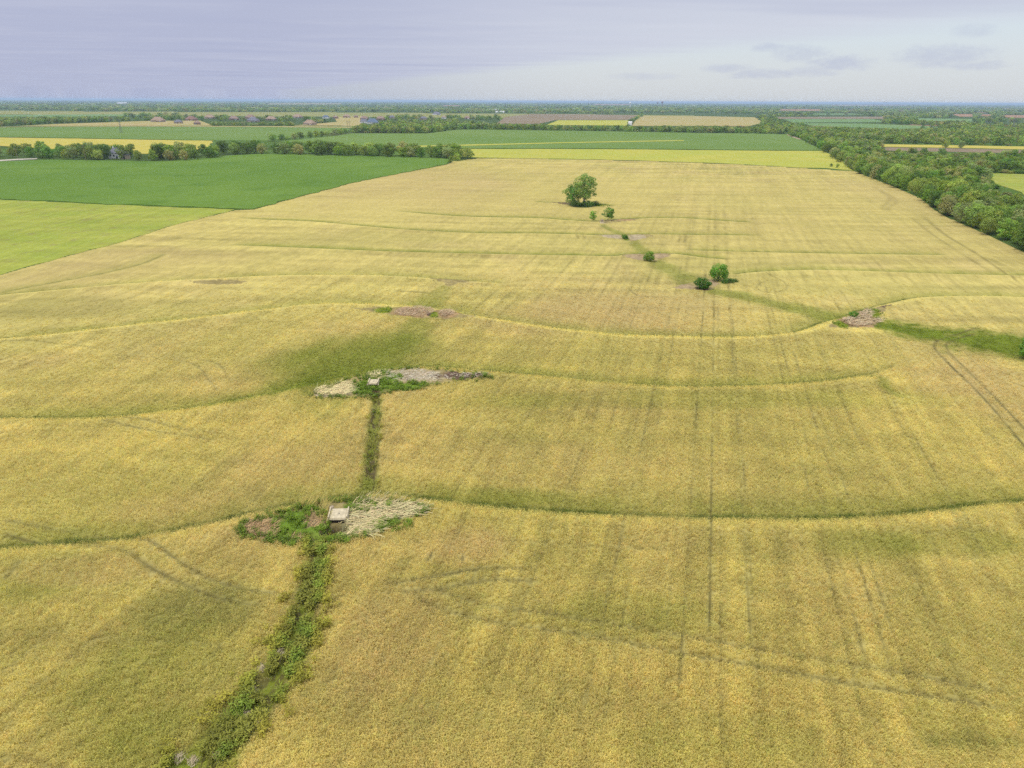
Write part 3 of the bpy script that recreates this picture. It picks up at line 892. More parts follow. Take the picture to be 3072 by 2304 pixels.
slab('grass_margin', [(-500, 381.8), (0, 381), (180, 378.8), (500, 378), (800, 378.5), (1060, 380), (1060, 384), (1000, 383), (800, 381), (500, 379.6), (180, 379.8), (0, 382), (-500, 383.5)], m_tan, .25, 'pale grass margin along the far green field')
slab('hay_field', [(60, 377.5), (180, 372), (330, 367), (440, 363), (600, 362), (640, 377), (180, 378)], m_tan, .25, 'tan field before the far hedge on the left')
slab('hay_field', [(880, 377), (1020, 377), (1075, 379), (1085, 366), (1085, 349), (1005, 351), (1010, 366)], m_tan, .25, 'tan open ground between the far houses')
slab('far_field', [(-300, 350), (0, 350), (200, 352), (420, 347), (455, 344), (300, 343.5), (0, 345)], m_fgr, .3, 'far green strip in the woods on the left')
slab('bare_field', [(1515, 351), (1595, 342), (1740, 343), (1913, 346), (1884, 359.6), (1670, 359.6), (1613, 372), (1490, 371)], m_brn, .15, 'brown bare field in the far middle')
slab('hay_field', [(1674, 361), (1889, 361), (1880, 377), (1640, 375)], m_yel, .25, 'pale yellow far field beside the brown one')
slab('hay_field', [(1931, 347), (2100, 348.5), (2264, 352), (2290, 368), (2250, 378), (1895, 378), (1908, 360)], m_tan, .25, 'straw coloured far field right of the brown one')
slab('far_field', [(2350, 357.5), (2620, 357.5), (2660, 366.5), (2380, 367.5)], m_fgr, .25, 'far green field before the substation')
slab('far_field', [(2370, 369.5), (2600, 371), (2870, 381.5), (2700, 387), (2450, 378)], m_fgr, .25, 'far pale green field right of the belt')
slab('far_yard', [(2330, 351), (2650, 350), (2655, 356.5), (2330, 356.5)], m_brn, .15, 'grey brown yard of the substation')
slab('far_field', [(2752, 355), (2921, 357), (2921, 365), (2752, 362)], m_fgr, .25, 'far green field below the orange soil')
slab('bare_field', [(2338, 328), (2464, 328), (2464, 332.6), (2338, 331.6)], m_org, .15, 'thin orange soil strip far away')
slab('bare_field', [(2850, 342), (2921, 342), (2921, 350), (2880, 350)], m_org, .15, 'orange soil field at the far right')
slab('bare_field', [(2940, 343), (2975, 343), (2975, 348), (2940, 348)], m_org, .15, 'small orange soil plot at the far right')
slab('bare_field', [(3012, 345), (3090, 346), (3090, 354), (3012, 352)], m_org, .15, 'orange soil field at the right frame edge')
slab('unripe_wheat_field', [(2917, 520), (3000, 522), (3072, 524), (3400, 532), (3400, 690), (3072, 588), (2957, 536)], m_lime, .35, 'lime green field behind the right tree belt')
slab('hay_field', [(2630, 433), (3072, 440), (3300, 444), (3300, 456), (3072, 449), (2900, 444.6), (2640, 440.6)], m_ylw, .3, 'yellow strip with two lone trees at right')
slab('bare_field', [(2645, 442), (2900, 446), (3072, 450.4), (3300, 457.5), (3300, 470), (3072, 460), (2660, 452)], m_brn, .12, 'brown ploughed strip behind the right woods')
slab('far_field', [(2440, 340.5), (2560, 340.5), (2600, 344), (2440, 344)], m_fgr, .2, 'far green strip by the tall pylons')
for k_, (u0, u1, v0, v1, mm) in enumerate(((794, 1025, 310.5, 312.5, m_tan), (1775, 1890, 312.5, 315, m_org), (2490, 2720, 314.5, 316.5, m_org), (1320, 1380, 316, 318, m_org))):
    slab('far_field', [(u0, v1), (u0+15, v0), (u1, v0), (u1, v1)], mm, .2, ['pale strip below the skyline on the left', 'reddish strip below the skyline in the middle', 'reddish strip below the skyline at right', 'small reddish strip below the skyline'][k_])
slab('driveway', [(-80, 492), (0, 485), (50, 481.5), (112, 478.5), (112, 476.5), (50, 478.5), (0, 481.5), (-80, 487)], mat_plain('gravel_white', C(226, 216, 190), .12, .4), .5, 'pale gravel drive at the left edge')
slab('farm_track', [(2362, 403), (2371, 406.5), (2385, 412), (2405, 418.5), (2398, 419.5), (2376, 412), (2362, 406)], mat_plain('dirt_track', C(196, 170, 132), .12, .4), .46, 'dirt track at the corner of the far field')

# ------------------------------------------------------------------ crop plants in the wheat field (instanced clumps)
m_tuft = mat_attr('wheat_stems', 'INSTANCER', .85, .1, trans=.5)
m_weed = mat_attr('weed_leaves', 'INSTANCER', .7, .15, trans=.3)


def tuft_mesh(name, n, rad, h0, h1, w, lean, mat, seed, head=.25):
    r = np.random.default_rng(seed)
    V = []; F = []
    for i in range(n):
        a = r.uniform(0, 2*math.pi); q = rad*math.sqrt(r.random())
        bx, by = q*math.cos(a), q*math.sin(a)
        h = r.uniform(h0, h1); la = r.uniform(0, 2*math.pi); l = r.uniform(0, lean)*h
        tx, ty = bx+l*math.cos(la), by+l*math.sin(la)
        o = r.uniform(0, math.pi); ox, oy = math.cos(o)*w/2, math.sin(o)*w/2
        b = len(V)
        # thin stem, then a nodding head or leaf that lies over
        hl = r.uniform(.75, 1.35)*head; ha = la+r.normal()*.8
        hx, hy = math.cos(ha), math.sin(ha); hw_ = head*.30*r.uniform(.7, 1.3); wx, wy = -hy*hw_, hx*hw_
        tl = r.normal()*.35*hl; rl_ = r.normal()*.25*hw_
        V += [(bx-ox*.6, by-oy*.6, -.05), (bx+ox*.6, by+oy*.6, -.05), (tx+ox*.7, ty+oy*.7, h*.8), (tx-ox*.7, ty-oy*.7, h*.8),
              (tx-wx*.5, ty-wy*.5, h-rl_), (tx+wx*.5, ty+wy*.5, h+rl_), (tx+hx*hl+wx*.35, ty+hy*hl+wy*.35, h+tl+rl_), (tx+hx*hl-wx*.35, ty+hy*hl-wy*.35, h+tl-rl_)]
        F.append((b, b+1, b+2, b+3)); F.append((b+4, b+5, b+6, b+7))
    return mesh_np(name, V, F, mat, link=False)


def leaf_mesh(name, n, rad, h, size, mat, seed):
    r = np.random.default_rng(seed)
    V = []; F = []
    for i in range(n):
        d = r.normal(size=3); d /= np.linalg.norm(d); d[2] = abs(d[2])
        p = d*np.array([rad, rad, h])*r.uniform(.5, 1)
        nrm = d+r.normal(size=3)*.6; nrm /= np.linalg.norm(nrm)
        t1 = np.cross(nrm, r.normal(size=3)); t1 /= np.linalg.norm(t1); t2 = np.cross(nrm, t1)
        s1 = size*r.uniform(.6, 1.3); s2 = s1*r.uniform(.45, .7)
        b = len(V)
        V += [p-t1*s1/2, p+t2*s2/2, p+t1*s1/2, p-t2*s2/2]
        F.append((b, b+1, b+2, b+3))
    return mesh_np(name, V, F, mat, link=False)


def instancer(name, pts, cols, scl, variants, label, kind='stuff', cat=None, zscale=None, tilt=0.0):
    """one object whose points carry copies of a few small meshes"""
    n = len(pts)
    me = bpy.data.meshes.new(name)
    me.vertices.add(n); me.vertices.foreach_set('co', np.asarray(pts, np.float32).ravel())
    ca = me.attributes.new('col', 'FLOAT_COLOR', 'POINT')
    c4 = np.ones((n, 4), np.float32); c4[:, :3] = cols; ca.data.foreach_set('color', c4.ravel())
    sa = me.attributes.new('scl', 'FLOAT_VECTOR', 'POINT')
    s3 = np.repeat(np.asarray(scl, np.float32)[:, None], 3, 1)
    if zscale is not None: s3[:, 2] = zscale
    sa.data.foreach_set('vector', s3.ravel())
    ra = me.attributes.new('rot', 'FLOAT_VECTOR', 'POINT')
    r3 = np.zeros((n, 3), np.float32); r3[:, 2] = rng.uniform(0, 6.28, n); r3[:, 0] = rng.normal(0, tilt, n) if tilt else 0
    ra.data.foreach_set('vector', r3.ravel())
    ia = me.attributes.new('pick', 'INT', 'POINT')
    ia.data.foreach_set('value', rng.integers(0, len(variants), n).astype(np.int32))
    o = obj(name, me)
    ng = bpy.data.node_groups.new(name+'_scatter', 'GeometryNodeTree')
    ng.interface.new_socket('Geometry', in_out='INPUT', socket_type='NodeSocketGeometry')
    ng.interface.new_socket('Geometry', in_out='OUTPUT', socket_type='NodeSocketGeometry')
    N = ng.nodes; L = ng.links
    gi = N.new('NodeGroupInput'); go = N.new('NodeGroupOutput')
    iop = N.new('GeometryNodeInstanceOnPoints')
    m2p = N.new('GeometryNodeMeshToPoints')
    L.new(gi.outputs[0], m2p.inputs[0]); L.new(m2p.outputs[0], iop.inputs['Points'])
    join = N.new('GeometryNodeJoinGeometry')
    for vme in variants[::-1]:
        # a mesh kept as a hidden source object
        so = SRC.get(vme.name)
        if so is None:
            so = bpy.data.objects.new('source_'+vme.name, vme); SRC[vme.name] = so
        oi = N.new('GeometryNodeObjectInfo'); oi.inputs['Object'].default_value = so
        oi.inputs['As Instance'].default_value = True
        L.new(oi.outputs['Geometry'], join.inputs[0])
    L.new(join.outputs[0], iop.inputs['Instance'])
    iop.inputs['Pick Instance'].default_value = True

    def attr(nm, typ):
        a = N.new('GeometryNodeInputNamedAttribute'); a.data_type = typ; a.inputs[0].default_value = nm
        return a.outputs[0]
    L.new(attr('pick', 'INT'), iop.inputs['Instance Index'])
    e2r = N.new('FunctionNodeEulerToRotation'); L.new(attr('rot', 'FLOAT_VECTOR'), e2r.inputs[0])
    L.new(e2r.outputs[0], iop.inputs['Rotation'])
    L.new(attr('scl', 'FLOAT_VECTOR'), iop.inputs['Scale'])
    L.new(iop.outputs[0], go.inputs[0])
    md = o.modifiers.new('scatter', 'NODES'); md.node_group = ng
    tag(o, label, cat, None, kind)
    return o


SRC = {}


def wheat():
    def cand(n, d0, d1, pw):
        # density falls with distance as d**-pw
        # low discrepancy spots: an even stand without clumps
        i = np.arange(n)+.5; e = 2-pw
        q = (i*.7548776662466927) % 1; a = R(-63)+R(126)*((i*.5698402909980532) % 1)
        d = (d0**e+(d1**e-d0**e)*q)**(1/e)
        return d*np.sin(a), d*np.cos(a), d
    x, y, d = cand(330000, 22, 270, 1.3)
    k0 = np.abs(np.arctan2(x, y)) < R(41)+R(22)*(1-sstep(55, 115, d))
    k0 &= rng.random(len(x)) > sstep(110, 230, d)
    x, y, d = x[k0], y[k0], d[k0]
    s_ = x*sR+y*cR; t_ = x*cR-y*sR           # stand the plants on drill rows
    ts = (np.round(t_/.36)+rng.normal(0, .11, len(x)))*.36
    t_ = np.where(d < 150, ts, t_)
    x = s_*sR+t_*cR; y = s_*cR-t_*sR
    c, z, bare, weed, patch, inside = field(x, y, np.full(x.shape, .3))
    keep = inside & (rng.random(len(x)) > bare*1.05) & (patch == 0)
    x, y, d, c, z = x[keep], y[keep], d[keep], c[keep], z[keep]
    zz = relief(x, y)+z
    lum = 1+.36*(rng.random(len(x))-.5)
    hue = rng.normal(0, .03, (len(x), 3))
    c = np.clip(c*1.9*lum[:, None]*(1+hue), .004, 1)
    s = np.maximum(1.0, (d/75)**.4)*rng.uniform(.75, 1.25, len(x))
    zs = rng.uniform(.75, 1.2, len(x))*(.65+.7*fbm(x/3.4, y/3.4, 141, 3))*np.clip(1.0-(d-90)/190, .35, 1)
    var = [tuft_mesh('wheat_clump', 9, .21, .2, .44, .042, .22, m_tuft, 31+i, .11) for i in range(5)]
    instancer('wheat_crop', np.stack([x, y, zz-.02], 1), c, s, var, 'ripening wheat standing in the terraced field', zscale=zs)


wheat()


def weeds():
    pts = []; cols = []; scl = []
    # the weedy ditch in the foreground
    for pl, a, b, k, kind in SWALES:
        if kind not in ('weed', 'rill'): continue
        n = 4600 if kind == 'weed' else 320
        seg = rng.integers(0, len(pl)-1, n*2); t = rng.random(n*2)
        # choose along the length evenly
        L = np.concatenate([[0], np.cumsum(np.hypot(*np.diff(pl, axis=0).T))])
        q = rng.random(n)*L[-1]
        i = np.clip(np.searchsorted(L, q)-1, 0, len(pl)-2); f = (q-L[i])/(L[i+1]-L[i])
        p = pl[i]*(1-f[:, None])+pl[i+1]*f[:, None]
        dr = pl[i+1]-pl[i]; dr /= np.linalg.norm(dr, axis=1)[:, None]
        tt = q/L[-1]; hw = a+(b-a)*tt
        off = rng.normal(0, .6, n)*hw
        x = p[:, 0]-dr[:, 1]*off; y = p[:, 1]+dr[:, 0]*off
        nn = fbm(x/1.4, y/1.4, 131, 3); gap = fbm(x/.7, y/1.6, 133, 2)
        ok = (gap > (.485 if kind == 'weed' else .50))
        x, y, nn, off, hw = x[ok], y[ok], nn[ok], off[ok], hw[ok]
        lush = sstep(.45, .65, nn)[:, None]
        if kind == 'weed':
            c = np.array(srgb(148, 148, 62, K))*(1-lush)+np.array(srgb(136, 156, 58, K))*lush
        else:
            c = np.array(srgb(134, 138, 48, K))*(1-lush)+np.array(srgb(122, 142, 44, K))*lush
        edge = sstep(.5, 1.2, np.abs(off)/hw)[:, None]
        c = c*(1-edge*.7)+np.array(srgb(184, 172, 66, K))*edge*.7
        pts.append(np.stack([x, y], 1)); cols.append(c*rng.uniform(1.0, 2.1, (len(x), 1))); scl.append(rng.uniform(.4, 1.05, len(x))*(1.0 if kind == 'weed' else .7))
    # green growth in the outlet patches
    for cx, cy, ra, rb, th, col in BL:
        if col is not WEED and col is not GREEN: continue
        far_b = math.hypot(cx, cy) > 130
        n = int(np.clip(ra*rb*60, 80, 2200)*(.45 if far_b else 1))
        r = np.sqrt(rng.random(n)); a = rng.uniform(0, 6.28, n)
        ex = r*np.cos(a)*ra*1.1; ey = r*np.sin(a)*rb*1.1
        x = cx+ex*math.cos(th)-ey*math.sin(th); y = cy+ex*math.sin(th)+ey*math.cos(th)
        ok = fbm(x/.9, y/.9, 135, 2) > .40
        x, y = x[ok], y[ok]
        pts.append(np.stack([x, y], 1)); cols.append(np.array(srgb(134, 160, 52, K))*rng.uniform(.9, 1.9, (len(x), 1))); scl.append(rng.uniform(.28, .7, len(x))*(.6 if far_b else 1))
    # fringe along the lower edge of the two near patches
    for nm, n in (('one', 420), ('two', 330)):
        pl = np.vstack([PATCH[nm], PATCH[nm][:1]])
        i = rng.integers(0, len(pl)-1, n); f = rng.random(n)
        p = pl[i]*(1-f[:, None])+pl[i+1]*f[:, None]+rng.normal(0, .35, (n, 2))
        pts.append(p); cols.append(np.array(srgb(128, 152, 54, K))*rng.uniform(.9, 1.7, (n, 1))); scl.append(rng.uniform(.35, .8, n))
    p = np.vstack(pts); c = np.vstack(cols); s = np.concatenate(scl)
    z = ground_z(p[:, 0], p[:, 1])
    var = [leaf_mesh('weed_clump', 30, .36, .42, .17, m_weed, 41+i) for i in range(3)]
    var += [tuft_mesh('weed_grass', 26, .3, .4, .95, .045, .5, m_weed, 51+i) for i in range(4)]
    instancer('green_weeds', np.stack([p[:, 0], p[:, 1], z-.04], 1), np.clip(c, .004, 1), s, var, 'lush green weeds in the ditch and the terrace outlets')


weeds()

# ------------------------------------------------------------------ flattened reeds, dead grass, bare earth
m_straw = mat_attr('dry_straw', 'GEOMETRY', .8, .2)


def strands(name, pts, dirs, length, width, lift, cols, parent=None, up=0.0, loc=(0, 0, 0)):
    """bent thin stalks: pts (n,3) root, dirs heading (rad)"""
    n = len(pts)
    V = np.zeros((n, 4, 2, 3)); L = length
    bend = rng.normal(0, .35, n); w = width*rng.uniform(.6, 1.3, n)
    p = np.array(pts, float); h = np.array(dirs, float)
    for k in range(4):
        t = k/3
        wx = -np.sin(h)*w*(1-.55*t); wy = np.cos(h)*w*(1-.55*t)
        V[:, k, 0] = np.stack([p[:, 0]-wx/2, p[:, 1]-wy/2, p[:, 2]], 1)
        V[:, k, 1] = np.stack([p[:, 0]+wx/2, p[:, 1]+wy/2, p[:, 2]+w*.4], 1)
        if k < 3:
            h = h+bend/3
            p = p+np.stack([np.cos(h)*L/3, np.sin(h)*L/3, (lift*(1-1.7*t)+up)*L/3], 1)
    idx = np.arange(n*8).reshape(n, 4, 2)
    F = np.stack([idx[:, :-1, 0], idx[:, :-1, 1], idx[:, 1:, 1], idx[:, 1:, 0]], -1).reshape(-1, 4)
    cc = np.repeat(cols, 8, 0)
    return mesh_np(name, V.reshape(-1, 3)-np.array(loc), F, m_straw, parent, cols=np.clip(cc, .01, 1))


def straw_cols(n, c, v=.28):
    return np.asarray(c)*rng.uniform(1-v, 1+v, (n, 1))*(1+rng.normal(0, .05, (n, 3)))


def in_blob(ox, oy, s, a, b, ra, rb, n):
    r = np.sqrt(rng.random(n)); t = rng.uniform(0, 6.28, n)
    u = ox+(a+ra*r*np.cos(t))/s; v = oy+(b+rb*r*np.sin(t))/s
    return ground_at(u, v)


def mat_of_reeds(name, blobs, per, col, label, heading, spread, length, width, up=0.0, lift=.5, cat='dead reeds'):
    P = np.vstack([in_blob(*b, n) for b, n in zip(blobs, per)])
    n = len(P)
    z = ground_z(P[:, 0], P[:, 1])+rng.uniform(0, .28, n)
    h = heading+rng.normal(0, spread, n)
    o = strands(name, np.stack([P[:, 0], P[:, 1], z], 1), h, rng.uniform(length*.5, length*1.4, n), width, lift, straw_cols(n, col), None, up)
    return tag(o, label, cat, None, 'stuff')


PALE_S = np.array(srgb(238, 220, 158, K*1.1)); BRN_S = np.array(srgb(200, 168, 116, K)); MAU_S = np.array(srgb(170, 142, 112, K)); YEL_S = np.array(srgb(216, 196, 104, K))
Z1 = (650, 1420, 2.949); Z2 = (850, 1080, 3.16); Z3 = (1050, 880, 4.424); Z6 = (2450, 850, 3.556); Z7 = (1900, 760, 5.53); Z8 = (1600, 480, 3.16)
mat_of_reeds('flattened_reeds', [Z1+(1520, 365, 330, 55), Z1+(1260, 430, 190, 60), Z1+(1180, 510, 140, 45), Z1+(1330, 290, 190, 28), Z1+(1330, 540, 90, 25)], [430, 320, 190, 80, 70], PALE_S*1.0,
             'pale flattened reeds right of the nearest concrete spillway', R(30), .75, 1.5, .052, lift=.3)
mat_of_reeds('standing_reeds', [Z1+(850, 310, 170, 45), Z1+(960, 400, 40, 80), Z1+(1480, 285, 160, 20)], [230, 130, 130], YEL_S,
             'thin yellow standing reeds on the bank behind the nearest spillway', R(80), 1.4, .75, .035, up=.9, lift=.25)
mat_of_reeds('dead_grass', [Z1+(330, 510, 110, 55), Z1+(470, 520, 75, 65), Z1+(850, 435, 75, 60), Z1+(705, 580, 65, 30)], [520, 440, 260, 200], BRN_S*1.3,
             'brown dead grass mats left of the nearest spillway', R(60), 1.5, .5, .04, up=.15, lift=.4, cat='dead grass')
mat_of_reeds('flattened_reeds', [Z2+(400, 315, 120, 30), Z2+(560, 285, 100, 50), Z2+(860, 180, 80, 20)], [330, 330, 100], PALE_S*1.2,
             'pale straw heap left of the farther concrete spillway', R(30), 1.0, 1.1, .05, up=.12, lift=.4)
mat_of_reeds('flattened_reeds', [Z2+(1150, 160, 320, 40), Z2+(1400, 180, 200, 30), Z2+(1750, 165, 180, 16)], [380, 130, 80], np.array(srgb(230, 216, 184, K*1.2)),
             'grey straw litter right of the farther concrete spillway', R(0), 1.5, .8, .05, lift=.25)
mat_of_reeds('dead_grass', [Z3+(850, 260, 260, 45), Z3+(1280, 290, 110, 28)], [700, 260], np.array(srgb(212, 184, 144, K*1.2)),
             'pinkish dead grass bank below the long curved terrace', R(60), 1.5, .8, .07, up=.15, lift=.3, cat='dead grass')
mat_of_reeds('dead_grass', [Z6+(420, 420, 160, 40), Z6+(520, 350, 60, 50), Z6+(640, 400, 50, 25)], [520, 200, 100], np.array(srgb(212, 188, 146, K*1.2)),
             'brown dead grass in the washed out gap at right', R(60), 1.5, .9, .08, up=.15, lift=.3, cat='dead grass')

STR_GROUP = 'pale straw clumps caught along the weedy ditch'
ORD = ['first', 'second', 'third', 'fourth', 'fifth', 'sixth', 'seventh', 'eighth', 'ninth', 'tenth', 'eleventh', 'twelfth', 'thirteenth', 'fourteenth', 'fifteenth',
       'sixteenth', 'seventeenth', 'eighteenth', 'nineteenth', 'twentieth', 'twenty-first', 'twenty-second', 'twenty-third', 'twenty-fourth', 'twenty-fifth', 'twenty-sixth',
       'twenty-seventh', 'twenty-eighth', 'twenty-ninth', 'thirtieth']
clumps = [(833, 1973, 14, 24), (784, 2011, 13, 9), (744, 2084, 19, 26), (731, 2147, 12, 14), (778, 2173, 10, 8), (710, 2185, 9, 10), (653, 2198, 13, 12), (644, 2270, 10, 8), (574, 2287, 14, 10), (536, 2283, 14, 12)]
for i, (u, v, ru, rv) in enumerate(clumps):
    ru *= 1.0; rv *= 1.0
    n = 46+int(ru*rv*.18)
    cx, cy = G(u, v); s = pxm(u, v)
    r = np.sqrt(rng.random(n)); t = rng.uniform(0, 6.28, n)
    x = cx+r*np.cos(t)*ru/s; y = cy+r*np.sin(t)*rv/s*1.3
    z = ground_z(x, y)+rng.uniform(.15, .5, n)*(1-r*.5)
    o = strands('straw_clump', np.stack([x, y, z], 1), R(95)+rng.normal(0, .6, n), rng.uniform(.2, .5, n), .035, .3, straw_cols(n, np.array(srgb(222, 204, 158, K)), .4), None, 0, (cx, cy, gz(cx, cy)))
    o.location = (cx, cy, gz(cx, cy))
    tag(o, 'pale straw clump in the weedy ditch, %s down from the spillway' % ORD[i], 'straw clump', STR_GROUP)

# ------------------------------------------------------------------ concrete spillways
m_conc = mat_plain('weathered_concrete', C(228, 212, 174, K*1.08), .24, 2.6, .9, .15, .4)
m_cdark = mat_plain('wet_concrete', C(58, 48, 42), .45, 3.0, .8, .2, .4, (3, 1, .6))
m_glass = mat_plain('dark_window', (.03, .035, .04), .2, 1, .2, .5)
m_rock = mat_plain('pale_rubble', C(196, 176, 150), .3, 3, .9, .1, .4)


def rock_mesh(seed, r=.2):
    bm = bmesh.new()
    bmesh.ops.create_icosphere(bm, subdivisions=2, radius=r)
    q = random.Random(seed)
    ph = [q.uniform(0, 6) for _ in range(6)]
    for v in bm.verts:
        k = 1+.22*math.sin(v.co.x/r*2.3+ph[0])+.2*math.sin(v.co.y/r*2.7+ph[1])+.15*math.sin(v.co.z/r*3.1+ph[2])
        v.co = v.co*k; v.co.z *= .75
    me = bpy.data.meshes.new('rock'); bm.to_mesh(me); bm.free(); me.materials.append(m_rock)
    return me


def spillway(u, v, w, depth, label, rz):
    x, y = G(u, v)
    z = relief(np.array([x]), np.array([y]))[0]
    t = empty('concrete_spillway', (x, y, z+.25), rz)
    rx = Matrix.Rotation(R(9), 3, 'X')
    MB().box((0, 0, .50), (w, depth, .16), rx).build('apron_slab', m_conc, t, bevel=.025)
    MB().bar((w*.03, -.05, .45), (w*.03, -.05, .605), .06, .06, 10).build('drain_hole', m_glass, t)
    MB().box((0, -depth/2-.05, .30), (w*.98, .16, .14)).build('front_lip', m_conc, t, bevel=.02)
    MB().box((0, -depth/2+.06, -.32), (w*.96, .2, 1.1)).build('head_wall', m_cdark, t)
    for s in (-1, 1):
        MB().box((s*(w/2+.09), .05, .42), (.15, depth*1.04, .75), rx).build('side_wall', m_conc, t, bevel=.02)
        MB().bar((s*(w/2+.25), -depth/2-.2, .2), (s*(w/2+.1), depth*.45, .78), .05, .05).build('wing_edge', m_conc, t)
    tag(t, label, 'spillway', 'concrete spillways at the terrace outlets')
    return t


spillway(1018, 1558, 1.85, 1.65, 'pale square concrete spillway slab nearest the camera, among flattened reeds', R(3))
spillway(1122, 1157, 1.35, 1.25, 'smaller concrete spillway with upright side walls on the second terrace', R(-2))
for i, (u, v, r, lb) in enumerate(((997, 1541, .24, 'pale rubble stone at the upper left corner of the nearest spillway'), (1040, 1546, .14, 'small stone at the upper right corner of the nearest spillway'),
                                   (1104, 1160, .28, 'rubble stone left of the farther spillway'), (1141, 1165, .24, 'rubble stone right of the farther spillway'), (1806, 664, .55, 'pale stone at the outlet between two small trees'))):
    x, y = G(u, v)
    tag(obj('stone', rock_mesh(i, r), None, (x, y, gz(x, y)+r*.5+(.35 if i < 2 else .1))), lb, 'stone', 'rubble stones at the outlets')

# ------------------------------------------------------------------ trees
m_leaf = mat_attr('broadleaf_foliage', 'GEOMETRY', .75, .12, trans=.38, objvar=.26)
m_leafi = mat_attr('far_foliage', 'GEOMETRY', .85, .05, trans=.25, objvar=.3)
m_bark = mat_plain('grey_bark', C(128, 112, 94), .3, 4, .95, .05)
m_barkp = mat_plain('pale_bark', C(206, 192, 166), .25, 3, .9, .1)


def crown_arrays(r, blobs, n, leaf, base, gapn=.0):
    V = []; Cc = []
    blobs = np.asarray(blobs, float)
    w = np.array([b[3]*b[4]+b[3]*b[5] for b in blobs]); w /= w.sum()
    bi = r.choice(len(blobs), n, p=w)
    d = r.normal(size=(n, 3)); d /= np.linalg.norm(d, axis=1)[:, None]
    rad = 1-.42*r.random(n)**1.6
    ctr = blobs[bi, :3]; rr = blobs[bi, 3:6]
    p = ctr+d*rr*rad[:, None]
    # drop leaves buried deep inside another clump
    deep = np.zeros(n, bool)
    for b in blobs:
        deep |= (((p-b[:3])/b[3:6])**2).sum(1) < .38
    if gapn > 0:
        deep |= (fbm(p[:, 0]/1.3+7, (p[:, 2]+p[:, 1]*.6)/1.3, 5, 2) < gapn)
    p = p[~deep]; d = d[~deep]; bi = bi[~deep]; rad = rad[~deep]
    n = len(p)
    nr = d+r.normal(size=(n, 3))*.38+np.array([0, 0, .25]); nr /= np.linalg.norm(nr, axis=1)[:, None]
    t1 = np.cross(nr, r.normal(size=(n, 3))); t1 /= np.linalg.norm(t1, axis=1)[:, None]
    t2 = np.cross(nr, t1)
    s1 = leaf*r.uniform(.55, 1.35, n)[:, None]; s2 = s1*r.uniform(.5, .85, n)[:, None]
    Q = np.stack([p-t1*s1/2, p-t2*s2/2+nr*s1*.08, p+t1*s1/2, p+t2*s2/2+nr*s1*.08], 1)
    clump = r.uniform(.82, 1.2, len(blobs))[bi]
    hue = r.normal(0, .05, (len(blobs), 3))[bi]
    col = np.asarray(base)*(clump*r.uniform(.85, 1.15, n))[:, None]*(1+hue)
    return Q.reshape(-1, 3), np.arange(n*4).reshape(-1, 4), np.repeat(np.clip(col, .003, 1), 4, 0)


def tree_meshes(seed, h, w, n, leaf, base, trunk_h=.22, mat=None, bark=None, nb=9, low=.12, gapn=0.0, tr=.018):
    """crown and trunk meshes of one broadleaf tree, foot at the origin"""
    r = np.random.default_rng(seed)
    blobs = []
    for i in range(nb):
        t = (i+.5)/nb
        zz = h*(low+(1-low)*(.12+.76*t)); k = math.sin(math.pi*(.18+.72*t))**.7
        a = i*2.4+r.uniform(-.5, .5); q = w/2*.55*k*r.uniform(.5, 1.1)
        br = w/2*r.uniform(.40, .62)*(.55+.45*k)
        blobs.append((q*math.cos(a), q*math.sin(a), zz, br, br, br*r.uniform(.62, .85)))
    for i in range(nb):
        a = r.uniform(0, 6.28); t = r.uniform(.15, .95)
        k = math.sin(math.pi*(.16+.76*t))**.7; q = w/2*.86*k
        br = w/2*r.uniform(.16, .3)
        blobs.append((q*math.cos(a), q*math.sin(a), h*(low+(1-low)*t*.96), br, br, br*.8))
    V, F, Cc = crown_arrays(r, blobs, n, leaf, base, gapn)
    cm = mesh_np('crown', V, F, mat or m_leaf, cols=Cc, link=False)
    mb = MB(); r0 = h*tr
    top = (r.normal()*w*.03, r.normal()*w*.03, h*.5)
    mb.bar((0, 0, -.3), (top[0]*.4, top[1]*.4, h*trunk_h), r0*1.25, r0*.9)
    mb.bar((top[0]*.4, top[1]*.4, h*trunk_h), top, r0*.9, r0*.5)
    for b in blobs[1:nb:2]:
        mb.bar((top[0]*.5, top[1]*.5, h*(trunk_h+r.uniform(0, .12))), (b[0]*.8, b[1]*.8, b[2]), r0*.5, r0*.15, 5)
    me = bpy.data.meshes.new('trunk'); me.from_pydata(mb.v, [], mb.f); me.materials.append(bark or m_bark)
    return cm, me


LK = 1.3
LEAF = [C(120, 140, 58, LK), C(104, 128, 52, LK), C(130, 146, 66, LK), C(140, 146, 88, LK), C(94, 116, 50, LK), C(116, 142, 50, LK)]
VAR = [tree_meshes(100+i, 10.0, random.uniform(8.5, 10.5), 2300, .62, LEAF[i % 6], nb=8+i % 3, low=.06) for i in range(10)]
SMALL = [tree_meshes(200+i, 5.0, 5.4, 1100, .42, LEAF[(i*2) % 6], nb=6, low=.02, trunk_h=.15) for i in range(4)]
HEDGE = [tree_meshes(300+i, 5.0, 7.5, 700, .6, LEAF[4], nb=6, low=.0, trunk_h=.1, mat=m_leaf) for i in range(3)]
FARV = [tree_meshes(400+i, 10.0, 11.0, 420, 1.25, LEAF[i % 5], nb=6, low=.0, mat=m_leafi) for i in range(6)]


def place(kind, x, y, var, s, label, group, cat='tree', z=None, sx=1.0, rz=None):
    z = float(relief(np.array([x]), np.array([y]))[0])-.05 if z is None else z
    t = empty(kind, (x, y, z), random.uniform(0, 6.28) if rz is None else rz, (s*sx, s*sx, s))
    obj('trunk', var[1], t); obj('crown', var[0], t)
    return tag(t, label, cat, group)


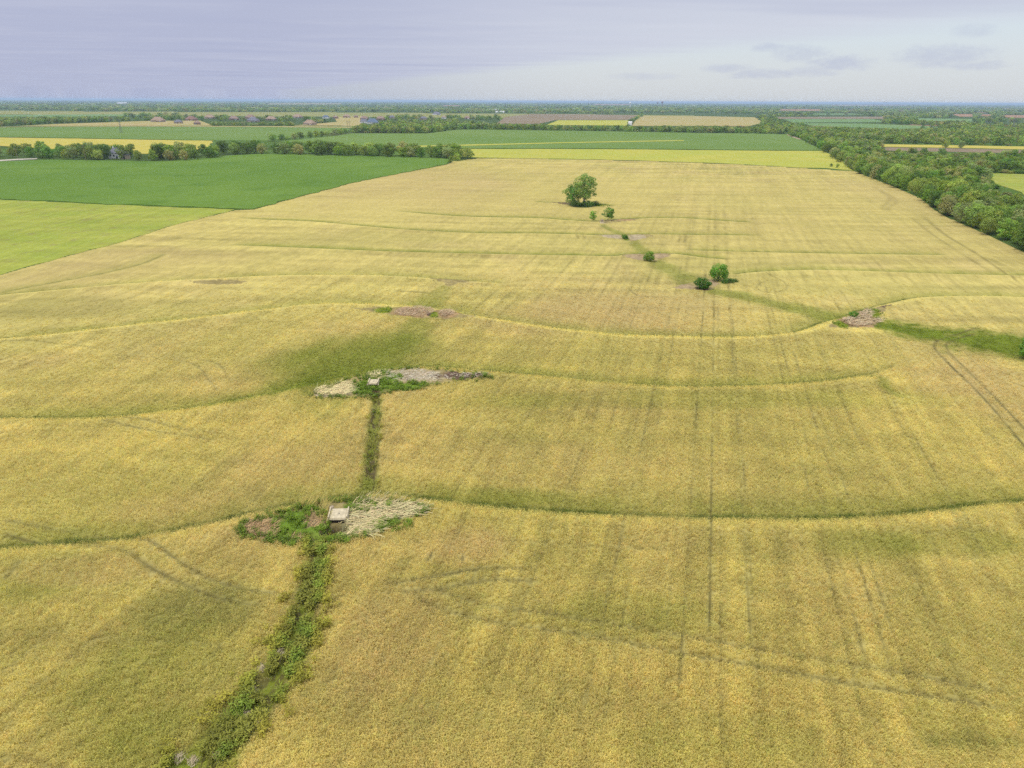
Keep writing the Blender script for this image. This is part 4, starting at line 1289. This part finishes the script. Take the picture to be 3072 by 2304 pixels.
def belt(front, depth, spacing, hmin, hmax, label, group, variants, kind='broadleaf_tree', H0=10.0, jitter=.35, seed=1, side=1, cat='tree', rows=3, grow=1.0):
    """trees in rows behind a front edge (pixel trace), filling the depth (m) away from the camera or to a side"""
    q = random.Random(seed)
    pl = line_w(front, 6)
    L = np.concatenate([[0], np.cumsum(np.hypot(*np.diff(pl, axis=0).T))])
    out = 0
    for rr in range(rows):
        s = q.uniform(0, spacing)
        while s < L[-1]:
            i = min(max(int(np.searchsorted(L, s))-1, 0), len(pl)-2); f = (s-L[i])/(L[i+1]-L[i])
            p = pl[i]*(1-f)+pl[i+1]*f
            dr = (pl[i+1]-pl[i])/np.linalg.norm(pl[i+1]-pl[i])
            nrm = np.array([-dr[1], dr[0]])*side
            dist = math.hypot(*p)
            off = depth*(rr+.25+q.uniform(-.25, .25))/rows
            x, y = p+nrm*off+dr*q.uniform(-jitter, jitter)*spacing
            hh = q.uniform(hmin, hmax)*(.92 if rr == 0 else 1.05)
            place(kind, x, y, q.choice(variants), hh/H0, label, group, cat, sx=q.uniform(.85, 1.2)*grow)
            out += 1
            s += spacing*q.uniform(.75, 1.3)*(1 if dist < 420 else 1.35)
    return out


# the belt along the right edge of the wheat: from the frame edge back to the far corner
NR = [(3260, 838), (3160, 795), (3072, 756), (3023, 728), (2968, 708), (2917, 684), (2874, 666), (2841, 653)]
NR2 = [(2841, 651), (2800, 626), (2765, 597), (2716, 577), (2661, 553), (2613, 534), (2570, 519), (2534, 500)]
NR3 = [(2534, 498), (2505, 478), (2467, 452), (2430, 432), (2400, 419), (2368, 407)]
cnt = 0
cnt += belt(NR[::-1], 19, 6.6, 6.8, 10.8, 'leafy green tree in the near end of the belt right of the wheat', 'trees of the right belt, near end', VAR, side=1, seed=2)
cnt += belt(NR2[::-1], 20, 7.2, 6.6, 10.6, 'leafy green tree in the middle of the belt right of the wheat', 'trees of the right belt, middle', VAR, side=1, seed=3)
cnt += belt(NR3[::-1], 24, 15.0, 7.5, 9.8, 'leafy green tree in the far end of the belt right of the wheat', 'trees of the right belt, far end', VAR, side=1, seed=4, rows=2, grow=1.35)
# the belt behind the left soybean field
cnt += belt([(690, 466), (800, 462.5), (945, 466.5), (1125, 470.5), (1324, 476.5), (1379, 478), (1420, 476)], 28, 8.2, 9.5, 11.8, 'dense green tree in the belt behind the dark soybean field', 'trees of the belt behind the soybean field', VAR, side=1, seed=5, rows=2, grow=1.2)
# farmyard trees on the left
cnt += belt([(-60, 478), (36, 474), (108, 476), (200, 480), (325, 482.5)], 60, 9.0, 8.5, 11.5, 'shade tree in the farmyard wood at the left edge', 'trees of the farmyard', VAR, side=1, seed=6, rows=4, grow=1.05)
cnt += belt([(400, 484), (470, 484.5), (560, 481.5), (625, 475), (690, 467)], 55, 9.0, 9.0, 12.2, 'shade tree right of the farmhouse roof on the left', 'trees beside the farmhouse', VAR, side=1, seed=7, rows=3, grow=1.1)
print('belt trees', cnt)
for i, (u, v, s, lb) in enumerate(((1352, 489, 1.15, 'rounded bush at the corner of the dark soybean field'), (1372, 483, 1.35, 'bush just behind the corner of the soybean field'),
                                   (2493, 500, .5, 'low bush left of a gap at the right belt, on the pale strip'), (2512, 503, .6, 'low bush nearest the right belt on the pale strip'))):
    x, y = G(u, v)
    place('bush', x, y, SMALL[i % 4], s, lb, None, 'bush')

# lone trees and bushes along the drainage line in the wheat
big1 = tree_meshes(501, 14.8, 11.5, 5600, .55, C(112, 138, 66, LK), nb=13, low=.16, trunk_h=.40, bark=m_barkp, gapn=.27, tr=.030)
big2 = tree_meshes(502, 10.4, 10.0, 4000, .5, C(100, 134, 56, LK), nb=11, low=.04, trunk_h=.25, gapn=.2, tr=.02)
x, y = G(1752, 617)
place('tall_tree', x, y, big1, 1.0, 'tall lone tree with a pale trunk in the middle of the wheat', None, rz=.4)
x, y = G(1717, 615)
place('lone_tree', x, y, big2, .95, 'shorter dark tree leaning on the left of the tall lone tree', None)
low_m = [tree_meshes(510+i, 2.4, 6.4, 2200, .34, C(84, 116, 50, 1.1), nb=8, low=.0, trunk_h=.1) for i in range(2)]
for i, (u, v, s, lb) in enumerate(((1728, 619, 1.0, 'dark undergrowth below the left side of the lone trees'), (1762, 619, 1.0, 'dark undergrowth below the pale trunk of the tall tree'), (1786, 616, .7, 'low dark undergrowth right of the pale trunk'))):
    x, y = G(u, v)
    place('undergrowth', x, y, low_m[i % 2], s, lb, None, 'bush')


def globe(seed, h, w, n, leaf, base):
    r = np.random.default_rng(seed)
    blobs = [(0, 0, h*.5, w*.42, w*.42, h*.47)]
    for i in range(16):
        d = r.normal(size=3); d /= np.linalg.norm(d); d[2] = max(d[2], -.6)
        q = r.uniform(.08, .2)*w
        blobs.append((d[0]*w*.39, d[1]*w*.39, h*.5+d[2]*h*.4, q, q, q*.9))
    V, F, Cc = crown_arrays(r, blobs, n, leaf, base)
    cm = mesh_np('crown', V, F, m_leaf, cols=Cc, link=False)
    mb = MB().bar((0, 0, -.3), (0, 0, h*.5), .16, .06)
    for k in range(4): mb.bar((0, 0, h*.08), (math.cos(k*1.6)*w*.2, math.sin(k*1.6)*w*.2, h*.55), .08, .03, 5)
    me = bpy.data.meshes.new('trunk'); me.from_pydata(mb.v, [], mb.f); me.materials.append(m_bark)
    return cm, me


bushb = [globe(520+i, 5.0, 5.0, 3000, .34, C(92, 128, 44, LK)) for i in range(4)]
sap = [tree_meshes(530+i, 4.2, 3.4, 900, .32, C(96, 140, 50, LK), nb=7, low=.12, trunk_h=.2, gapn=.25) for i in range(2)]
for i, (u, v, hp, wp, var, h0, w0, lb) in enumerate((
        (1779, 664, 34, 24, sap[0], 4.2, 3.4, 'small slender green sapling by the outlet below the lone trees'),
        (1824, 662, 42, 40, sap[1], 4.2, 3.4, 'bushy green sapling right of the small one, below the lone trees'),
        (1875, 716, 12, 20, bushb[1], 5., 5., 'tiny green bush between two pale bare patches'),
        (1947, 783, 32, 36, bushb[2], 5., 5., 'round green bush on a brown outlet patch, middle of the drainage line'),
        (2154, 842, 56, 60, bushb[0], 5., 5., 'large round dark green bush beside the drainage line'),
        (2106, 866, 38, 52, bushb[3], 5., 5., 'wide lighter green bush just in front of the round dark one'),
        (2558, 958, 22, 28, bushb[1], 5., 5., 'small green bush at the washed out gap at right'),
        (3084, 1078, 72, 64, bushb[0], 5., 5., 'dark bush cut off by the right frame edge, in the green swale'))):
    x, y = G(u, v); s = pxm(u, v)
    h = hp/s*1.0; w = wp/s
    t = place('bush', x, y, var, h/h0, lb, None, 'bush', z=gz(x, y)-.05, sx=(w/w0)/(h/h0))
for i, (u, v, hp, wp) in enumerate(((2190, 848, 12, 26), (2176, 850, 14, 24), (2205, 845, 8, 22))):
    x, y = G(u, v); s = pxm(u, v)
    place('ground_shrub', x, y, low_m[i % 2], hp/s/2.4, 'low green shrub spreading right of the large round bush', 'low shrubs right of the round bush', 'bush', sx=(wp/s/6.4)/(hp/s/2.4))
for i, (u, v) in enumerate(((2836, 444), (2883, 445.5))):
    x, y = G(u, v)
    place('lone_tree', x, y, VAR[i*3], .82, ['left of two lone trees standing on the yellow strip at right', 'right of two lone trees standing on the yellow strip at right'][i], 'two lone trees on the yellow strip')
# small trees along the lane in the middle distance
for i, (u, v, s) in enumerate(((819, 424, 1.0), (846, 421, .8), (860, 420, .5), (884, 418.5, .9), (902, 417, .9), (931, 414.5, .9), (950, 413, 1.0), (965, 411, .8), (980, 409, .8), (1004, 406, 1.0), (1022, 404, .9), (1036, 402.5, .8))):
    x, y = G(u, v)
    place('lane_tree', x, y, VAR[i % 10], s*.95, '%s small tree from the left along the far lane' % ORD[i], 'small trees along the far lane', sx=1.15)

# ------------------------------------------------------------------ woods too far or too dense to count
HS = [(475, 366, 36, 'stone', 'tan', 1), (536, 371, 22, 'stone', 'grey', 0), (575, 362, 31, 'brick', 'brown', 1), (592, 374, 18, 'brick', 'pink', 0), (630, 356, 28, 'stone', 'tan', 1), (702, 360, 27, 'brick', 'pink', 1),
      (752, 356, 28, 'brick', 'pink', 1), (760, 366, 33, 'stone', 'grey', 1), (814, 361, 28, 'brick', 'tan', 1), (893, 354, 26, 'stone', 'tan', 1), (930, 375, 34, 'stone', 'tan', 1), (978, 355, 18, 'white', 'slate', 0),
      (1007, 356, 16, 'brick', 'pink', 0), (1040, 353, 21, 'brick', 'tan', 1), (1068, 353, 12, 'brick', 'pink', 0), (1093, 359, 23, 'brick', 'pink', 1), (1091, 369, 22, 'white', 'grey', 0), (1118, 371, 34, 'white', 'slate', 1),
      (1142, 360, 25, 'brick', 'pink', 0), (1176, 355, 16, 'stone', 'grey', 0), (1271, 359, 19, 'stone', 'grey', 0), (1310, 345, 24, 'white', 'grey', 1), (1332, 356, 14, 'white', 'tan', 0), (1402, 357, 16, 'brick', 'pink', 1)]
WOODS = []
LOW = []


def grove(px, dens, hmin, hmax):
    """random spots in a pixel polygon"""
    P = poly_w(px); lo = P.min(0); hi = P.max(0)
    area = abs(np.sum(P[:, 0]*np.roll(P[:, 1], -1)-np.roll(P[:, 0], -1)*P[:, 1]))/2
    n = int(area*dens*((hi-lo).prod()/area))
    n = min(n, 60000)
    x = rng.uniform(lo[0], hi[0], n); y = rng.uniform(lo[1], hi[1], n)
    k = inpoly(x, y, P)
    x, y = x[k], y[k]
    WOODS.append(np.stack([x, y, rng.uniform(hmin, hmax, len(x))/10, np.full(len(x), 1.0)], 1))
    if dens > 1/115:
        n2 = int(len(x)*1.3)
        x = rng.uniform(lo[0], hi[0], n2*2); y = rng.uniform(lo[1], hi[1], n2*2); k = inpoly(x, y, P)
        LOW.append(np.stack([x[k], y[k], rng.uniform(.16, .34, k.sum()), np.full(k.sum(), 2.4)], 1))


grove([(2640, 455), (2800, 458), (3072, 468), (3400, 476), (3400, 530), (3072, 523), (2917, 519), (2880, 512), (2760, 486)], 1/45, 5.5, 8.5)      # thicket behind the belt
grove([(3300, 800), (3072, 700), (2968, 655), (2874, 615), (2765, 560), (2661, 522), (2570, 495), (2640, 457), (2760, 484), (2900, 512), (2957, 532), (3072, 578), (3300, 655)], 1/48, 5.5, 8)
grove([(2400, 404), (2640, 430), (3072, 438), (3400, 443), (3400, 402), (3072, 396), (2870, 384), (2700, 390), (2450, 381), (2370, 372), (2330, 392)], 1/110, 6.5, 9.5)    # big wood on the right
grove([(1054, 398), (1150, 399), (1279, 400), (1330, 394), (1368, 388), (1360, 380), (1280, 380), (1150, 381), (1075, 385)], 1/80, 8, 10.5)
grove([(1376, 387.5), (1500, 388.5), (1700, 391.5), (1900, 394.5), (2100, 398.5), (2250, 400), (2362, 403), (2362, 392), (2100, 391), (1900, 389), (1700, 386.5), (1500, 383), (1380, 382)], 1/110, 7, 9.5)
grove([(-300, 380), (0, 379), (170, 371.5), (325, 366.5), (325, 361), (170, 360), (0, 365), (-300, 368)], 1/140, 8, 11)
grove([(330, 377.6), (440, 377.4), (512, 377.2), (512, 371), (440, 368), (340, 366)], 1/110, 4, 6.5)
grove([(600, 377.2), (700, 377), (800, 377.2), (880, 377.6), (880, 373.4), (700, 373), (600, 373)], 1/55, 5, 6.5)
grove([(935, 376.5), (1011, 376.8), (1011, 368), (935, 366)], 1/110, 7, 9)
grove([(1135, 378), (1240, 378), (1370, 377), (1370, 362), (1240, 366), (1150, 367)], 1/260, 7, 9)
grove([(2385, 366), (2640, 367), (2860, 371), (2940, 380), (2860, 379), (2620, 370), (2420, 369.5)], 1/160, 7, 11)
grove([(2480, 428), (2560, 446), (2650, 458), (2645, 443), (2628, 434), (2440, 414)], 1/60, 5, 7)
for u_ in range(60):     # shrubs dotted over the far brown and straw fields
    u0 = random.uniform(1500, 2280); v0 = random.uniform(354, 377)
    x_, y_ = G(u0, v0)
    WOODS.append(np.array([[x_, y_, random.uniform(.25, .6), random.uniform(.8, 1.3)]]))
# everything beyond: woods wherever no open land lies
n_ = 26000
a_ = rng.uniform(R(-42), R(42), n_); d_ = np.exp(rng.uniform(math.log(1150), math.log(24000), n_))
x_ = d_*np.sin(a_); y_ = d_*np.cos(a_)
clear = fbm(x_/700+50, y_/520, 201, 3)
strip_ = fbm(y_/420, x_/2600, 25, 3)
ok_ = (clear > .38)
ok_ &= ~(((strip_ > .70) | (strip_ < .27)) & (d_ > 1800))
for (u, v, wpx, *_r) in HS:
    OPEN.append(poly_w([(u-wpx*.7, v+3), (u+wpx*.7, v+3), (u+wpx*.6, v-5), (u-wpx*.6, v-5)]))
for P_ in OPEN:
    for k_ in (1.0, 1.12, 1.24): ok_ &= ~inpoly(x_*k_, y_*k_, P_)     # nor where its crown would hide open land
# keep the near middle ground, which is laid out by hand, free
vis = poly_w([(-300, 381), (330, 366), (600, 362), (880, 366), (1085, 350), (1200, 368), (1380, 382), (2362, 392), (2370, 372), (2700, 390), (3400, 402), (3400, 1200), (-300, 1200)])
ok_ &= ~inpoly(x_, y_, vis)
x_, y_, d_ = x_[ok_], y_[ok_], d_[ok_]
WOODS_FAR = np.stack([x_, y_, rng.uniform(.7, 1.1, len(x_)), np.clip(d_/1700, 1, 6.5)], 1)
near = np.vstack(WOODS)
kp = np.ones(len(near), bool)
for P_ in OPEN:
    for k_ in (1.0, 1.1, 1.19): kp &= ~inpoly(near[:, 0]*k_, near[:, 1]*k_, P_)
near = near[kp]
low = np.vstack(LOW)
kp = np.ones(len(low), bool)
for P_ in OPEN:
    for k_ in (1.0, 1.05): kp &= ~inpoly(low[:, 0]*k_, low[:, 1]*k_, P_)
kp &= ~inpoly(low[:, 0], low[:, 1], WHEAT)
near = np.vstack([near, low[kp]])
cut = np.hypot(near[:, 0], near[:, 1]) < 800
for nm, arr, vs, lb in (('thicket', near[cut], [v[0] for v in VAR], 'dense thicket of trees filling the land behind the right belt'),
                        ('woodland', near[~cut], [v[0] for v in FARV], 'tree rows and woods of the middle distance'),
                        ('far_woodland', WOODS_FAR, [v[0] for v in FARV], 'hazy woods reaching to the horizon')):
    zz = relief(arr[:, 0], arr[:, 1])
    instancer(nm, np.stack([arr[:, 0], arr[:, 1], zz-.2], 1), np.ones((len(arr), 3)), arr[:, 2]*arr[:, 3]*rng.uniform(.9, 1.2, len(arr)), vs, lb, zscale=arr[:, 2])
    print(nm, len(arr))

# ------------------------------------------------------------------ buildings
m_white = mat_plain('white_paint', (.72, .71, .68), .08, .6)
WALLC = {'brick': mat_plain('tan_brick', C(184, 152, 128), .12, .8), 'stone': mat_plain('pale_stone_wall', C(206, 188, 158), .12, .8), 'white': m_white}
ROOFC = {'brown': mat_plain('brown_shingles', C(164, 130, 112), .15, .8), 'tan': mat_plain('tan_shingles', C(190, 164, 138), .15, .8), 'grey': mat_plain('grey_shingles', C(142, 142, 150), .15, .8),
         'slate': mat_plain('blue_grey_shingles', C(122, 138, 158), .15, .8), 'pink': mat_plain('reddish_shingles', C(176, 150, 130), .15, .8)}


def hip(mb, cx, cy, w, d, z0, h, over=.5):
    a, b = w/2+over, d/2+over
    rl = max(w-d, .0)/2+.6
    mb.poly([(cx-a, cy-b, z0), (cx+a, cy-b, z0), (cx+a, cy+b, z0), (cx-a, cy+b, z0), (cx-rl, cy, z0+h), (cx+rl, cy, z0+h)],
            [(0, 1, 5, 4), (1, 2, 5), (2, 3, 4, 5), (3, 0, 4), (3, 2, 1, 0)])


def house(x, y, w, d, wh, rh, wall, roof, label, rz, group='houses of the far subdivision', wing=True, name='house'):
    t = empty(name, (x, y, 0), rz)
    w2 = w*.42
    mb = MB().box((0, 0, wh/2), (w, d, wh))
    if wing: mb.box((w*.27, -d*.5-1.6, wh*.42), (w2, 3.2, wh*.84))
    mb.build('wall', WALLC[wall], t)
    mb = MB(); hip(mb, 0, 0, w, d, wh+.01, rh)
    if wing: hip(mb, w*.27, -d*.38, w2, d*.9, wh*.84+.02, rh*.72)
    rf = mb.build('roof', ROOFC[roof], t)
    MB().box((-w*.22, d*.12, wh+rh*.75), (1.0, 1.0, rh*.9)).build('chimney', WALLC[wall], rf)
    for k in (-.38, -.20):
        wn = MB().box((w*k, -d/2-.02, wh*.55), (1.6, .1, 1.5)).build('window', m_white, t)
        MB().box((w*k, -d/2-.08, wh*.55), (1.3, .06, 1.2)).build('pane', m_glass, wn)
    MB().box((-w*.04, -d/2-.03, 1.1), (1.1, .1, 2.2)).build('door', m_glass, t)
    if wing: MB().box((w*.27, -d*.5-3.23, 1.15), (w2*.6, .1, 2.3)).build('garage_door', m_white, t)
    tag(t, label, 'house', group)
    return t


for i, (u, v, wpx, wall, roof, wing) in enumerate(HS):
    x, y = G(u, v); w = wpx/pxm(u, v)
    w = min(w, 26)
    house(x, y, w, w*.62, 3.6, w*.27, wall, roof, '%s roofed %s house, %s from the left in the far subdivision' % ({'tan': 'tan', 'grey': 'grey', 'brown': 'brown', 'pink': 'reddish', 'slate': 'blue-grey'}[roof], {'stone': 'pale', 'brick': 'brick', 'white': 'white'}[wall], ORD[i]),
          random.uniform(-.25, .25), wing=bool(wing))
# farmhouse and sheds in the trees at left
x, y = G(356, 474)
house(x, y, 13, 9, 4.2, 4.0, 'white', 'grey', 'farmhouse with a pale grey roof among the trees at left', .35, None, False, 'farmhouse')
x, y = G(378, 477)
t = empty('shed', (x, y, 0), .3)
MB().box((0, 0, 1.6), (6, 5, 3.2)).build('wall', WALLC['stone'], t)
MB().poly([(-3.4, -2.9, 3.2), (3.4, -2.9, 3.2), (3.4, 2.9, 3.8), (-3.4, 2.9, 3.8), (-3.4, -2.9, 3.4), (3.4, -2.9, 3.4), (3.4, 2.9, 4.0), (-3.4, 2.9, 4.0)],
          [(0, 3, 2, 1), (4, 5, 6, 7), (0, 1, 5, 4), (1, 2, 6, 5), (2, 3, 7, 6), (3, 0, 4, 7)]).build('roof', ROOFC['grey'], t)
MB().box((-.8, -2.53, 1.1), (1.2, .08, 2.2)).build('door', m_glass, t)
tag(t, 'cream walled shed right of the farmhouse roof', 'shed')
# long pale sheds far off
for i, (u, v, wpx, lb) in enumerate(((368, 312, 30, 'long white warehouse on the far left skyline'), (336, 325, 10, 'small white far barn on the left'), (355, 326, 8, 'second small white far barn on the left'), (1480, 332, 36, 'long pale far shed left of the brown field'),
                                     (1500, 339, 26, 'grey far shed in front of the long pale one'), (2078, 317, 12, 'bright white shed under the skyline right of the water towers'), (2918, 322, 14, 'white roofed far barn at right'), (1890, 376, 11, 'pale barn in the tree row of the middle distance'))):
    x, y = G(u, v); w = wpx/pxm(u, v)
    t = empty('far_shed', (x, y, 0), 0)
    hh = max(5.5, w*.07) if v > 330 else w*.10
    MB().box((0, 0, hh/2), (w, w*.4, hh)).build('wall', m_white, t)
    MB().poly([(-w*.51, -w*.21, hh), (w*.51, -w*.21, hh), (w*.51, w*.21, hh), (-w*.51, w*.21, hh), (-w*.51, 0, hh*1.4), (w*.51, 0, hh*1.4)],
              [(0, 1, 5, 4), (2, 3, 4, 5), (1, 2, 5), (3, 0, 4), (3, 2, 1, 0)]).build('roof', m_white, t)
    tag(t, lb, 'shed', 'far pale sheds')

# ------------------------------------------------------------------ poles, pylons, water towers
m_pole = mat_plain('weathered_pole', C(176, 160, 140), .2, 1)
m_steel = mat_plain('galvanised_steel', C(150, 156, 150), .15, 1, .6, .4)
m_tank = mat_plain('tower_paint', C(178, 150, 156), .1, .2)


def h_frame(u, v, h, gap, label, mat=None, r=.28, rz=0.0):
    x, y = G(u, v)
    t = empty('power_pylon', (x, y, 0), rz)
    for s in (-1, 1): MB().bar((s*gap/2, 0, -.5), (s*gap/2, 0, h), r, r*.7).build('pole', mat or m_pole, t)
    MB().box((0, 0, h*.88), (gap*2.1, .3, .35)).build('crossarm', mat or m_pole, t)
    mb = MB(); mb.bar((-gap/2, 0, h*.6), (gap/2, 0, h*.84), .1); mb.bar((gap/2, 0, h*.6), (-gap/2, 0, h*.84), .1); mb.build('brace', mat or m_pole, t)
    for s in (-1, 0, 1): MB().bar((s*gap*.95, 0, h*.88-.2), (s*gap*.95, 0, h*.88-1.6), .12).build('insulator', m_glass, t)
    return tag(t, label, 'pylon', 'wooden H-frame pylons')


h_frame(733, 387, 11, 3.6, 'brown H-frame pylon against the far hedge on the left')
h_frame(1046, 383, 11.5, 4.0, 'H-frame pylon on the tan ground between far houses')
h_frame(1299, 391, 23, 4.0, 'tall H-frame pylon rising above the middle tree belt')
h_frame(2960, 396, 19, 7.0, 'pale twin-pole pylon above the woods at the right', m_steel, .4)
h_frame(2791, 402, 13, 4.0, 'small grey pylon in the right-hand woods', m_steel, .3)
for i, (u, v, h, lb) in enumerate(((2481, 352, 18, 'left mast of the far substation'), (2568, 352, 20, 'middle mast of the far substation'), (2629, 352, 16, 'right mast of the far substation'), (2292, 343, 24, 'tall mast left of the substation'),
                                   (2664, 354, 18, 'first mast right of the substation'), (2676, 354, 18, 'second mast right of the substation'), (2748, 356, 18, 'third mast right of the substation'), (2840, 356, 16, 'mast beside the orange soil field'))):
    x, y = G(u, v)
    t = empty('substation_mast', (x, y, 0), 0)
    MB().bar((0, 0, -.5), (0, 0, h), .55, .3).build('pole', m_steel, t)
    MB().box((0, 0, h*.9), (5, .4, .4)).build('crossarm', m_steel, t)
    MB().box((0, 0, h*.7), (4, .4, .4)).build('crossarm', m_steel, t)
    tag(t, lb, 'mast', 'steel masts around the far substation')


def lattice(u, v, h, w, label):
    x, y = G(u, v)
    t = empty('lattice_pylon', (x, y, 0), .4)
    for sx_ in (-1, 1):
        for sy_ in (-1, 1):
            MB().bar((sx_*w/2, sy_*w/2, -.4), (sx_*w*.1, sy_*w*.1, h), .16, .1, 4).build('leg', m_steel, t)
    mb = MB(); n = 6
    for k in range(n):
        z0 = h*k/n; z1 = h*(k+1)/n; a0 = w/2*(1-.8*k/n); a1 = w/2*(1-.8*(k+1)/n)
        for s in (-1, 1):
            mb.bar((-a0, s*a0, z0), (a1, s*a1, z1), .08, .08, 4); mb.bar((a0, s*a0, z0), (-a1, s*a1, z1), .08, .08, 4)
            mb.bar((s*a0, -a0, z0), (s*a1, a1, z1), .08, .08, 4); mb.bar((s*a0, a0, z0), (s*a1, -a1, z1), .08, .08, 4)
    mb.build('bracing', m_steel, t)
    for k in (.78, .9): MB().box((0, 0, h*k), (w*1.6, .25, .25)).build('crossarm', m_steel, t)
    return tag(t, label, 'pylon')


lattice(364, 399, 19, 3.0, 'slim lattice pylon standing in the far green field at left')
lattice(3037, 392, 21, 4.0, 'lattice pylon above the woods near the right frame edge')


def utility_pole(u, v, h, label, lean=0.0):
    x, y = G(u, v)
    t = empty('utility_pole', (x, y, 0), .3)
    MB().bar((0, 0, -.5), (-lean, 0, h), .17, .12, 8).build('pole', m_pole, t)
    MB().box((-lean*.93, 0, h*.93), (2.2, .14, .16)).build('crossarm', m_pole, t)
    return tag(t, label, 'utility pole', 'utility poles by the farmyard')


utility_pole(55, 478, 8.5, 'pale utility pole beside the gravel drive at left', .8)
utility_pole(259, 484, 12.0, 'pale utility pole rising from the farmyard trees', .2)
utility_pole(806, 425, 8.5, 'utility pole at the left end of the far lane trees')


def water_tower(u, dist, h, r, label, mat, stem):
    d = px_dir(u, 309); k = dist/math.hypot(d[0], d[1])
    t = empty('water_tower', (d[0]*k, d[1]*k, 0))
    MB().bar((0, 0, -1), (0, 0, h*.75), stem, stem, 10).build('stem', mat, t)
    bm = bmesh.new(); bmesh.ops.create_uvsphere(bm, u_segments=14, v_segments=8, radius=1)
    for v in bm.verts: v.co = Vector((v.co.x*r, v.co.y*r, v.co.z*h*.2+h*.8))
    me = bpy.data.meshes.new('tank'); bm.to_mesh(me); bm.free(); me.materials.append(mat)
    for p in me.polygons: p.use_smooth = True
    obj('tank', me, t)
    tag(t, label, 'water tower', 'water towers on the skyline')


water_tower(1891, 6200, 42, 7, 'pale water tower left of the skyline pair', m_white, 3.5)
water_tower(1973, 8500, 48, 9, 'smaller of the two reddish water towers on the skyline', m_tank, 3)
water_tower(1987, 6500, 51, 9, 'larger of the two reddish water towers on the skyline', m_tank, 3.5)

# ------------------------------------------------------------------ haze: the air between here and the horizon
bm = bmesh.new()
bmesh.ops.create_cube(bm, size=1)
for v in bm.verts:
    v.co = Vector((v.co.x*150000, v.co.y*150000, -6 if v.co.z < 0 else 55))
me = bpy.data.meshes.new('haze'); bm.to_mesh(me); bm.free()
mh = bpy.data.materials.new('thin_haze'); mh.use_nodes = True
mh.node_tree.nodes.clear()
hv = mh.node_tree.nodes.new('ShaderNodeVolumePrincipled'); ho = mh.node_tree.nodes.new('ShaderNodeOutputMaterial')
hv.inputs['Color'].default_value = (.56, .74, .93, 1)
hv.inputs['Density'].default_value = 7.5e-5
mh.node_tree.links.new(hv.outputs[0], ho.inputs['Volume'])
me.materials.append(mh)
tag(obj('haze', me), 'thin bluish haze over the whole landscape', None, None, 'stuff')
